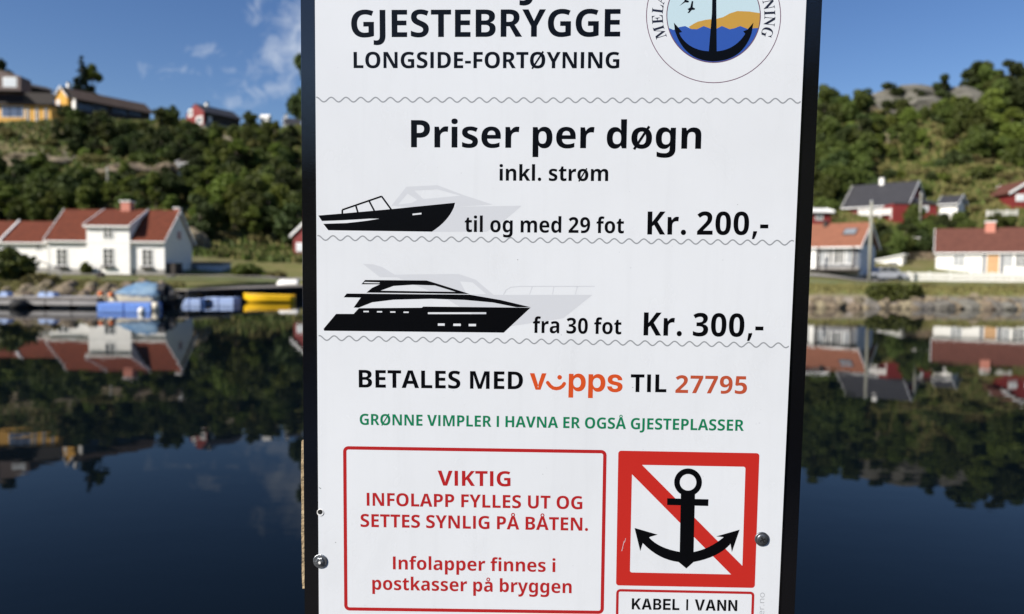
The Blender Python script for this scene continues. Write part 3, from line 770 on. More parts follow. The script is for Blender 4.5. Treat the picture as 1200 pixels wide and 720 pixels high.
def strip(name, pts, width, m, lift=.05):    # pts: (px, Y) centre line, laid on the ground
    P = []
    for (p0, Y0), (p1, Y1) in zip(pts, pts[1:]):
        for i in range(24):
            u = i / 24; P.append((p0 + (p1 - p0) * u, Y0 + (Y1 - Y0) * u))
    v = []
    for p_, Y_ in P:
        for k in (-1, -.33, .33, 1):
            Y2 = Y_ + k * width / 2; x = (p_ - 600) / F * Y_
            v.append((x, Y2, gz(x, Y2) + lift))
    f = [(i * 4 + j, i * 4 + 4 + j, i * 4 + 5 + j, i * 4 + 1 + j) for i in range(len(P) - 1) for j in range(3)]
    mb = MB(); mb.add(v, f)
    tag(mb.build(name, m, smooth=True, fix=False), kind='structure')
K['gravel'] = mat('gravel', (.27, .25, .22), .95, var=.25, scale=3)
K['lawn'] = mat('mown_grass', (.10, .135, .035), .95, col2=(.15, .145, .06), scale=.6)
strip('lane', [(60, 67), (230, 68), (420, 72)], 2.6, K['gravel'], .10)
strip('lane', [(880, 69), (1010, 69), (1035, 71)], 3.4, K['gravel'], .08)
strip('lawn', [(110, 56), (240, 60), (420, 76)], 7.0, K['lawn'], .05)
strip('lawn', [(880, 59), (1060, 58), (1300, 58)], 9.5, K['lawn'], .04)

# ------------------------------------------------------------------ shore rocks
rocks = []
for i in range(6):
    me = rock_mesh(i + 1, 1, .8, .62); me.materials.append(K['rock' if i < 4 else 'pale_rock']); rocks.append(me)
RR = random.Random(9)
def rock(px, Y, z, s, label, group, k=None, sq=1.0):
    me = RR.choice(rocks) if k is None else rocks[k]
    o = link(bpy.data.objects.new('rock', me))
    x = (px - 600) / F * Y
    o.location = (x, Y, z); o.rotation_euler = (RR.uniform(-.3, .3), RR.uniform(-.3, .3), RR.uniform(0, 6.28)); o.scale = (s, s * RR.uniform(.8, 1.1), s * sq)
    return tag(o, label, 'rock', group)
px = 925
while px < 1240:                               # two rough rows along the right shore
    c = column(px); Y = c[1][0]
    big = 1.25 if px > 1130 else 1.0
    rock(px, Y + RR.uniform(-.2, .3), RR.uniform(-.05, .15), RR.uniform(.35, .95) * big, 'rough boulder at the waterline of the right shore', 'boulders along the right shore', None if px < 1120 else RR.choice((4, 5, 1)), .9)
    rock(px + RR.uniform(2, 8), Y + RR.uniform(.7, 1.2), RR.uniform(.25, .5), RR.uniform(.3, .7) * big, 'rough boulder at the waterline of the right shore', 'boulders along the right shore')
    px += RR.uniform(7, 14)
px = -20
while px < 205:                                # bank of rocks behind the dock
    c = column(px); Y = c[1][0]
    for k in range(3):
        t_ = RR.uniform(.1, 3.4)
        x = (px - 600) / F * (Y + t_)
        rock(px + RR.uniform(-5, 5), Y + t_, gz(x, Y + t_) + RR.uniform(-.05, .1), RR.uniform(.25, .68), 'brown rock in the bank behind the long grey dock', 'rocks in the left bank', RR.choice((0, 1, 2, 3)))
    px += RR.uniform(9, 15)
# outcrops of bare rock on the hills
def outcrop(px, py, Y, rx, ry, rz_, seed, label, m='rock'):
    me = rock_mesh(seed, rx, ry, rz_, 4, .3); me.name = 'rock_outcrop'; me.materials.append(K[m])
    o = link(bpy.data.objects.new('rock_outcrop', me)); o.location = at(px, py, Y)
    for p_ in me.polygons: p_.use_smooth = False
    return tag(o, label, 'rock')
outcrop(42, 196, 141, 7.6, 4, 2.3, 11, 'broad brown rock outcrop on the hillside at far left')
outcrop(150, 203, 138, 6.0, 4, 1.6, 12, 'low tan rock ledge above the long white house')
outcrop(196, 199, 138, 2.0, 2, 1.3, 13, 'round pinkish rock beside the small grey shed')
outcrop(1088, 131, 149, 14, 7, 4.6, 14, 'large bare grey rock dome on the summit of the right hill', 'pale_rock')
outcrop(1015, 142, 147, 2.6, 3, 3.4, 15, 'pale rock face between trees left of the summit dome')
outcrop(1105, 163, 138, 2.2, 2, 2.4, 16, 'small tan rock face below the summit dome')
outcrop(1036, 165, 136, 2.5, 2, 1.8, 18, 'small brown rock patch low on the left of the right hill')
outcrop(226, 292, 93, 1.8, 2, 2.4, 19, 'tan rock face just right of the long white house')

# ------------------------------------------------------------------ planting
# dark belt under the hilltop houses
def W_(kinds, a, b, c, d, n, s0, s1, label, group, ok=None): wood(kinds, a, b, c, d, n, s0, s1, label, group, ok)
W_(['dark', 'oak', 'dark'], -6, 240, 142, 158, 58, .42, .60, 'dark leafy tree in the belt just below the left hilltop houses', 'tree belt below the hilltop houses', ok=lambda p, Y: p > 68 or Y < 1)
W_(['dark', 'oak', 'oak', 'bright'], 232, 350, 138, 160, 34, .44, .62, 'leafy tree below the red hilltop house', 'trees below the red hilltop house')
W_(['oak', 'dark', 'oak', 'bright'], -6, 122, 104, 128, 36, .54, .82, 'leafy tree above the roof of the long white house and its annexe', 'trees behind the white house')
W_(['oak', 'dark', 'bright', 'dry', 'shrub'], 128, 225, 102, 127, 30, .45, .72, 'small tree or bush on the dry slope right of the thin pole', 'growth on the dry slope')
W_(['oak', 'bright', 'dark', 'bright'], 226, 350, 98, 140, 56, .60, .94, 'leafy tree on the slope between the white house and the sign', 'trees left of the sign', ok=lambda p, Y: not (285 < p < 352 and Y > 124))
W_(['dry', 'dry', 'shrub'], -5, 352, 96, 160, 120, .8, 1.6, 'low shrub between the trees of the left hillside', 'shrubs on the left hillside', ok=lambda p, Y: not (p < 95 and 132 < Y < 146))
W_(['dark'], 360, 420, 174, 182, 3, 1.3, 1.7, 'tall dark tree on the hilltop right behind the left edge of the sign', 'hilltop trees by the sign')
plant('spruce', 100, 190, 1.50, 'tall dark spruce rising behind the dark hilltop house', sx=1.75)
plant('bright', 113, 191, 1.50, 'tall green tree beside the tall spruce on the left hilltop', sx=1.05)
plant('dark', 4, 185, 1.75, 'dark round treetop behind the brown house at far left', sx=1.2)
plant('oak', 204, 168, .72, 'small tree left of the red hilltop house')
plant('oak', 192, 164, .6, 'low tree at the right end of the dark hilltop house')
plant('oak', 294, 172, .62, 'small tree at the right end of the red hilltop house')
plant('dark', 357, 172, 2.1, 'tall dark tree showing at the left edge of the sign against the sky', sx=1.35)
plant('shrub', 8, 50.5, 1.25, 'big round dark green bush above the rocks at far left', sx=1.15)
plant('dry', 50, 47, .8, 'olive brown bush beside the big round bush at far left')
plant('shrub', 101, 71, .8, 'narrow shrub against the front wall of the long white house', sx=.35)
for px, s in ((284, .75), (292, .7)): plant('shrub', px, 74, s, 'low clipped green shrub on the lawn left of the sign', 'lawn shrubs left of the sign')
plant('dry', 328, 72, .7, 'olive garden bush close to the left edge of the sign')
# right hill
N2 = ('leafy tree on the wooded slope right of the sign', 'trees on the right hillside')
wood(['oak', 'dark', 'oak'], 942, 1008, 108, 150, 36, .6, .9, *N2, ok=lambda p, Y: not (p > 968 and Y < 112))
wood(['dark', 'dark', 'oak'], 1022, 1066, 86, 93, 16, .36, .46, 'dark leafy tree below the red house with the black roof', 'trees below the red house')
wood(['oak', 'dark'], 1070, 1112, 88, 99, 9, .4, .55, 'small tree between the red house and the white cottage', 'trees behind the white cottage')
wood(['oak', 'shrub'], 1118, 1215, 93, 99, 12, .35, .48, 'low tree behind the roof of the white cottage', 'low trees behind the cottage roof')
wood(['dark', 'dark', 'oak'], 1130, 1208, 142, 152, 18, .62, .92, 'dark tree on the upper right hilltop', 'trees on the right hilltop')
wood(['bright', 'oak', 'oak'], 1120, 1208, 124, 138, 20, .6, .95, 'bright green tree below the dark trees of the right hilltop', 'bright trees on the right hill')
wood(['oak', 'bright', 'oak'], 1000, 1125, 128, 142, 26, .36, .60, 'small tree on the scrubby slope below the bare rock dome', 'small trees below the rock dome')
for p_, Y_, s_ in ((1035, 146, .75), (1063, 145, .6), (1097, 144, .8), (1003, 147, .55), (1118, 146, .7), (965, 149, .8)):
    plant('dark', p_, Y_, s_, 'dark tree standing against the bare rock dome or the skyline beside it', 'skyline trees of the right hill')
wood(['shrub', 'dry', 'dry', 'dry'], 985, 1208, 108, 146, 150, .7, 1.3, 'low shrub on the open slope of the right hill', 'shrubs on the right hillside', ok=lambda p, Y: not (p > 1165 and Y < 118))
wood(['dry', 'shrub'], 925, 1010, 104, 150, 40, .7, 1.4, 'low shrub between the trees right of the sign', 'shrubs right of the sign')
plant('bright', 1150, 134, 1.15, 'large bright green tree at the centre of the right hill', sx=1.1)
def big_bush():
    t = thing('round_bush', 'wide dense green bush overhanging the boulders of the right shore', 'bush', Vector(((1046 - 600) / F * 51.5, 51.5, .72)))
    rr = random.Random(5); bl = []
    for i in range(28):
        x = rr.uniform(-1.55, 1.55); bl.append((x, rr.uniform(-.7, .5), rr.uniform(-.25, 1.0) * (1 - abs(x) / 3.2), .5, .5, .36))
    MB().tube([(0, 0, -.3), (-.4, 0, .6)], [.07, .03], 6).tube([(0, 0, -.3), (.6, .1, .6)], [.06, .03], 6).build('stem', K['bark'], t)
    link(bpy.data.objects.new('foliage', leaf_mesh('foliage', K['leaf'], bl, 8200, .12, 77)), t)
big_bush()
plant('shrub', 1005, 76, .9, 'green bush at the right corner of the orange-roofed house', sx=.5)
wood(['dry'], 1080, 1230, 54, 57, 12, .28, .45, 'tuft of dry brush above the right shore', 'brush above the right shore')

# tall grass and brush: what nobody could count
def scatter(name, m, zones, n, size, seed):
    rng = random.Random(seed); v = []; f = []
    for i in range(n):
        z = rng.choice(zones); px = rng.uniform(z[0], z[1]); Y = rng.uniform(z[2], z[3])
        g = ground(px, Y); h = size * rng.uniform(.5, 1.3) * (z[4] if len(z) > 4 else 1)
        for k in range(3):
            a = rng.uniform(0, 3.14); w = h * .45; b = len(v)
            lx, ly = rng.uniform(-.3, .3) * h, rng.uniform(-.3, .3) * h
            ox, oy = rng.uniform(-.5, .5) * h, rng.uniform(-.5, .5) * h
            c, s_ = math.cos(a) * w, math.sin(a) * w
            v += [(g.x + ox - c, g.y + oy - s_, g.z - .05), (g.x + ox + c, g.y + oy + s_, g.z - .05), (g.x + ox + lx, g.y + oy + ly, g.z + h)]
            f.append((b, b + 1, b + 2))
    mb = MB(); mb.v = v; mb.f = f
    return tag(mb.build(name, m, fix=False), kind='stuff')
scatter('undergrowth', K['leaf_dry'], [(-60, 400, 88, 195), (900, 1250, 92, 152), (960, 1250, 100, 140)], 18000, .75, 1)
scatter('undergrowth', K['leaf'], [(-60, 400, 88, 195), (900, 1250, 92, 152)], 34000, .7, 2)
scatter('shore_grass', K['leaf_dry'], [(900, 1260, 51.5, 58), (-40, 215, 43, 52)], 7000, .2, 3)

# the wooded slope behind the photographer, seen only as it mirrors in the sign
def back_slope():
    v = []; N = 60
    prof = []
    for i in range(N + 1):
        a = math.pi * (i / N)                     # 0 = right, pi = left, all behind the camera
        el = 7.5 if a > 1.75 else 7.5 + (1.75 - a) * 13
        if a > 2.4: el = 7.5 - (a - 2.4) * 8
        prof.append((a, max(1.5, el)))
    for a, el in prof:
        for k, (r, q) in enumerate(((26, 0), (34, .35), (46, .8), (60, 1.0))):
            v.append((math.cos(a) * r, -math.sin(a) * r - 2, -1 + (math.tan(R(el)) * 60 * q * (1 + .05 * mnoise.noise(Vector((a * 6, k, 0)))))))
    f = [(i * 4 + j, i * 4 + j + 1, i * 4 + j + 5, i * 4 + j + 4) for i in range(N) for j in range(3)]
    mb = MB(); mb.add(v, f)
    m = mat('wooded_slope', (.03, .036, .018), .9, .2, var=.5, scale=.3)
    tag(mb.build('far_bank', m, smooth=True), kind='structure')
    rng = random.Random(8); bl = []
    for a, el in prof:
        for k in range(5):
            r = rng.uniform(42, 60); q = (r - 26) / 34
            bl.append((math.cos(a) * r, -math.sin(a) * r - 2, math.tan(R(el)) * 60 * min(1, q + .12) + rng.uniform(0, 1.5), 2.2, 2.2, 2.0))
    tag(link(bpy.data.objects.new('forest', leaf_mesh('forest', K['leaf_dark'], bl, 26000, .5, 4))), kind='stuff')
back_slope()
# the same wood where the sign and the picture's edges hide it
def hidden_wood():
    rng = random.Random(21); bl = []
    for px0, px1, n in ((356, 938, 330), (-560, -8, 170), (1212, 1750, 170)):
        for i in range(n):
            px = rng.uniform(px0, px1); Y = rng.uniform(102, 158 if px < 700 else 146); g = ground(px, Y); s = rng.uniform(.55, 1.0)
            for k in range(5):
                a = rng.uniform(0, 6.28); q = rng.uniform(.4, 1.6) * s
                bl.append((g.x + math.cos(a) * q, g.y + math.sin(a) * q, g.z + s * rng.uniform(1.2, 5.6), 1.5 * s, 1.5 * s, 1.2 * s))
    tag(link(bpy.data.objects.new('forest', leaf_mesh('forest', K['leaf'], bl, 170000, .36, 31))), kind='stuff')
hidden_wood()

# ------------------------------------------------------------------ quay, dock and boats on the left
def quay():
    a = on_level(209, 337, 1.1); a = at(209, 338, 46.5); b = at(372, 332.5, 66); b2 = at(480, 331, 84)
    z = 1.02
    L = math.hypot(b2.x - a.x, b2.y - a.y); rz = math.atan2(b2.y - a.y, b2.x - a.x)
    t = thing('wooden_quay', 'timber quay with a shade-dark front and pale top edge behind the yellow boat', 'quay', (a.x, a.y, 0), rz)
    MB().box(0, L, 0, .25, -.6, z - .16).build('quay_wall', K['quay_wood'], t)  # dark wall colour imitates shade below the deck
    MB().box(0, .25, .25, 2.4, -.6, z - .16).build('quay_wall', K['quay_wood'], t)
    MB().box(-.1, L, -.75, -.62, z - .30, z - .16).build('edge_beam', K['quay_wood'], t)
    x = -.1; pr = None
    while x < L:
        if pr is None: pr = MB().box(0, .36, -.8, 2.6, z - .155, z - .09).build('plank', K['plank'], t); o = pr
        else: o = link(pr.copy(), t)
        o.location = (x, RR.uniform(-.03, .03), 0); x += .38
    x = .1; pr = None
    while x < L:
        if pr is None: pr = MB().tube([(0, -.6, -1.2), (0, -.6, z - .31)], .11, 8).build('pile', K['quay_wood'], t); o = pr
        else: o = link(pr.copy(), t)
        o.location = (x, 0, 0); x += 1.7
quay()
def dock():
    Y = 40.2
    a = at(-70, 350, Y); b = at(114, 350, Y)
    t = thing('floating_dock', 'long grey floating dock in front of the rock bank at far left', 'dock', (a.x, Y, 0))
    L = b.x - a.x; x = 0; n = 6; w = L / n
    for i in range(n):
        MB().box(i * w + .03, (i + 1) * w - .03, 0, 2.1, .18, .62).build('dock_section', K['concrete'], t)
        MB().box(i * w + .2, (i + 1) * w - .2, .15, 2.0, -.25, .175).build('float', K['black_plastic'], t)
    MB().box(0, L, -.06, -.005, .50, .60).build('fender_strip', K['plank'], t)
    for px, lab in ((3, 'faded blue cushion fender at the left end of the grey dock'), (57, 'faded blue cushion fender midway on the grey dock')):
        c = at(px, 350, Y + .5)
        f = thing('dock_fender', lab, 'fender', (c.x, Y + .5, .62))
        MB().prism([(-.42, 0), (.42, 0), (.46, .12), (.34, .26), (-.34, .26), (-.46, .12)], 'y', -.25, .25).build('cushion', K['pale_float'], f)
        MB().box(-.05, .05, -.27, .27, .1, .28).build('strap', K['dull_steel'], f)
    c = at(22, 362, Y - .4)
    k = thing('mooring_buoy', 'black rubber fender hanging at the dock edge at far left', 'fender', (c.x, Y - .35, -.1))
    MB().lathe([(.05, 0), (.35, .06), (.48, .22), (.48, .40), (.3, .55), (.06, .6)], 16).build('body', K['rubber'], k, True)
    MB().tube([(0, 0, .6), (.1, .3, .72)], .02, 6).build('rope', K['pole'], k)
dock()
def pontoon(px0, px1, py0, pyw, Y, mname, label, gaps=2, name='pontoon'):
    a = at(px0, pyw, Y); L = at(px1, pyw, Y).x - a.x; h = zat(px0, py0, Y)
    t = thing(name, label, 'pontoon', (a.x, Y, 0)); w = L / gaps
    for i in range(gaps):
        x0 = i * w + .04; x1 = (i + 1) * w - .04
        MB().prism([(x0, -.1), (x0 + .03, -.16), (x1 - .03, -.16), (x1, -.1), (x1, h - .05), (x1 - .05, h), (x0 + .05, h), (x0, h - .05)], 'y', 0, 1.3).build('float_block', K[mname], t)
        MB().box(x0 + .1, x1 - .1, -.03, -.004, h * .45, h * .55).build('rib', K[mname], t)
    return t
pontoon(113, 177, 355, 366, 38.6, 'blue_float', 'bright blue pontoon of two blocks under the covered boat')
pontoon(209, 235, 350.5, 358.5, 45.6, 'pale_float', 'small pale blue pontoon right of the black outboard engines')
t = pontoon(238, 274, 349, 358, 46.6, 'pale_float', 'long pale blue pontoon between the engines and the yellow boat', 2)
t2 = MB().box(.05, .5, -.12, -.031, .12, .34).build('hatch', K['black_plastic'], t)
for px, py, Y, s, m, lab in ((182, 357, 38.9, .24, 'cream_gel', 'cream fender standing at the end of the blue pontoon'), (166, 372, 36.4, .17, 'white', 'small white buoy afloat in front of the blue pontoon')):
    c = at(px, py, Y)
    k = thing('buoy', lab, 'buoy', (c.x, Y, -.05))
    MB().lathe([(.03, -s * .3), (s * .7, 0), (s, s * .6), (s, s * 1.3), (s * .6, s * 1.9), (.04, s * 2.1)], 14).build('float', K[m], k, True)
    MB().tube([(0, 0, s * 2.1), (0, 0, s * 2.5)], .03, 6).build('eye', K['black_plastic'], k)

def hull_mesh(L, Wd, H, n=16, sheer=.25, flare=.86, bow=.35):
    v = []; secs = []
    for i in range(n + 1):
        u = i / n; x = -L / 2 + L * u
        b = Wd / 2 * (1 - max(0, (u - .45) / .55) ** 2.2) * (1 if u > .02 else .96)
        top = H * (1 + sheer * u * u); kz = -.12 + (bow * max(0, (u - .8) / .2) ** 2)
        b = max(b, .03)
        sec = [(x, -b, top), (x, -b * (flare + .08), top * .4), (x, -b * .8 * flare, kz + .06), (x, 0, kz), (x, b * .8 * flare, kz + .06), (x, b * (flare + .08), top * .4), (x, b, top)]
        secs.append(sec)
    m = 7; vs = [p_ for s_ in secs for p_ in s_]
    fs = [(i * m + j, (i + 1) * m + j, (i + 1) * m + j + 1, i * m + j + 1) for i in range(n) for j in range(m - 1)]
    fs += [tuple(range(m)), tuple(range(n * m + m - 1, n * m - 1, -1))]
    mb = MB(); mb.add(vs, fs)
    return mb, secs
def outboard(parent, x, y, z, s=1.0):
    e = MB().prism([(x - .28 * s, z + .25 * s), (x + .22 * s, z + .2 * s), (x + .28 * s, z + .75 * s), (x + .1 * s, z + .95 * s), (x - .22 * s, z + .9 * s), (x - .34 * s, z + .6 * s)], 'y', y - .18 * s, y + .18 * s).build('outboard_engine', K['black_plastic'], parent)
    MB().prism([(x - .10 * s, z - .55 * s), (x + .10 * s, z - .55 * s), (x + .14 * s, z + .26 * s), (x - .14 * s, z + .26 * s)], 'y', y - .06 * s, y + .06 * s).build('leg', K['black_plastic'], e)
    MB().box(x - .2 * s, x + .35 * s, y - .15 * s, y + .15 * s, z - .36 * s, z - .33 * s).build('cavitation_plate', K['black_plastic'], e)
def covered_boat():
    Y = 41.2; a = at(118, 352, Y); b = at(188, 352, Y); L = b.x - a.x + .2
    t = thing('covered_boat', 'small cream motorboat under a blue cover behind the bright blue pontoon', 'boat', ((a.x + b.x) / 2, Y, .16), math.pi)
    mb, secs = hull_mesh(L, 1.7, .62, sheer=.2); mb.build('hull', K['cream_gel'], t, True)
    MB().tube([secs[i][0] for i in range(17)], .035, 6).tube([secs[i][6] for i in range(17)], .035, 6).build('rub_rail', K['black_plastic'], t)
    v = []; n = 14; m = 9                          # draped cover, ridge along the middle
    for i in range(n + 1):
        u = i / n; k = 1 + int(u * 12); sec = secs[min(16, k)]
        x = -L / 2 - .05 + (L * .74) * u; b_ = abs(sec[0][1]) + .06; h = .62 + .72 * math.sin(math.pi * min(1, .12 + .88 * u) ** .8) ** .7 * (1 if u > .05 else .75)
        for j in range(m):
            q = -1 + 2 * j / (m - 1)
            v.append((x, q * b_, h + (.56 + .1 * u - h) * abs(q) ** 1.7 + .03 * math.sin(i * 2.1 + j)))
    fs = [(i * m + j, (i + 1) * m + j, (i + 1) * m + j + 1, i * m + j + 1) for i in range(n) for j in range(m - 1)] + [tuple(range(m)), tuple(range(n * m, n * m + m))[::-1]]
    mb = MB(); mb.add(v, fs); mb.build('boat_cover', K['tarp'], t, True)
    outboard(t, -L / 2 - .35, 0, .35, .8)
    MB().lathe([(.02, 0), (.11, .04), (.14, .14), (.1, .26), (.03, .3)], 12, (L * .36, .70, .5)).build('fender', K['orange'], t, True)
    MB().lathe([(.02, 0), (.11, .04), (.14, .14), (.1, .26), (.03, .3)], 12, (L * .18, .84, .45)).build('fender', K['orange'], t, True)
    MB().box(-.2, L * .42, -.55, .55, .60, .66).build('foredeck', K['cream_gel'], t)
covered_boat()
def dark_dinghy():
    Y = 42.5; c = at(199, 358, Y)
    t = thing('dark_dinghy', 'black dinghy with tilted outboard engine between the pontoons', 'boat', (c.x + .1, Y, .02), R(100))
    mb, secs = hull_mesh(2.6, 1.25, .42, sheer=.3); mb.build('hull', K['black_plastic'], t, True)
    MB().tube([secs[i][0] for i in range(17)], .12, 8).tube([secs[i][6] for i in range(17)], .12, 8).build('tube', K['rubber'], t, True)
    MB().box(-.3, .1, -.5, .5, .32, .37).build('thwart', K['plank'], t)
    outboard(t, -1.45, .1, .45, 1.0); outboard(t, -1.4, -.45, .3, .8)
dark_dinghy()
def yellow_boat():
    Y = 50.2; a = at(287, 353, Y); b = at(344, 353, Y); L = b.x - a.x
    t = thing('yellow_boat', 'bright yellow open rowing boat moored against the dark quay', 'boat', ((a.x + b.x) / 2, Y, .02), math.pi + .12)
    mb, secs = hull_mesh(L, 1.15, .44, sheer=.30, bow=.36, flare=.9); mb.build('hull', K['yellow_plastic'], t, True)
    MB().tube([secs[i][0] for i in range(17)], .05, 6).tube([secs[i][6] for i in range(17)], .05, 6).build('gunwale', K['yellow_plastic'], t, True)
    for x in (-.7, .45): MB().box(x - .14, x + .14, -.5, .5, .38, .43).build('thwart', K['plank'], t)
yellow_boat()
def white_dinghy():
    c = at(337, 340.5, 62)
    t = thing('white_dinghy', 'small upturned white dinghy lying on the quay behind the yellow boat', 'boat', (c.x, 62, 1.02), math.pi + .1)
    v, _ = hull_mesh(1.8, .8, .28); v.v = [(a, b, .30 - c_) for a, b, c_ in v.v]; v.build('hull', K['white'], t, True)
    MB().box(-.7, .5, -.03, .03, .40, .46).build('keel', K['plank'], t)
white_dinghy()
def garden_lamp():
    g = ground(118, 60)
    t = thing('bent_lamp', 'dark post with bent arm standing before the long white house', 'lamp', g)
    h = zat(118, 312, 60) - g.z
    MB().tube([(0, 0, -.3), (0, 0, h * .8), (.15, 0, h), (.5, 0, h + .08), (.85, 0, h - .02)], .055, 8).build('post', K['black_plastic'], t)
    MB().lathe([(.22, 0), (.17, .12), (.05, .2)], 12, (.9, 0, h - .2)).build('lamp_shade', K['black_plastic'], t)
    MB().box(-.25, .25, -.2, .2, -.1, h * .45).build('planter', K['dark_wood'], t)
garden_lamp()
for px, py, s in ((198, 326.5, .3), (203, 327, .25)):
    o = rock(px, 62, gz((px - 600) / F * 62, 62) + .1, s, 'pale stone on the lawn edge in front of the house corner', 'pale stones on the lawn', 4)
hr = thing('slanting_handrail', 'grey slanting handrail running down beside the bush at far left', 'handrail', at(43, 306, 56))
b = at(72, 318, 56) - Vector(hr.location)
MB().tube([(-.8, 0, .05), (0, 0, .12), (b.x * .5, 0, b.z * .4), (b.x, 0, b.z)], .06, 8).build('rail', K['concrete'], hr)
for k in (.05, .5, .95): MB().tube([(b.x * k, 0, b.z * k - 1.0), (b.x * k, 0, b.z * k * .9)], .04, 6).build('post', K['concrete'], hr)
for px, py in ((303, 317), (309, 318)):
    pass
fl = plant('shrub', 313, 73, .38, 'low pink flowering plant at the lawn left of the sign')
for o in SRC:
    for ch in list(o.children): bpy.data.objects.remove(ch)
    bpy.data.objects.remove(o)
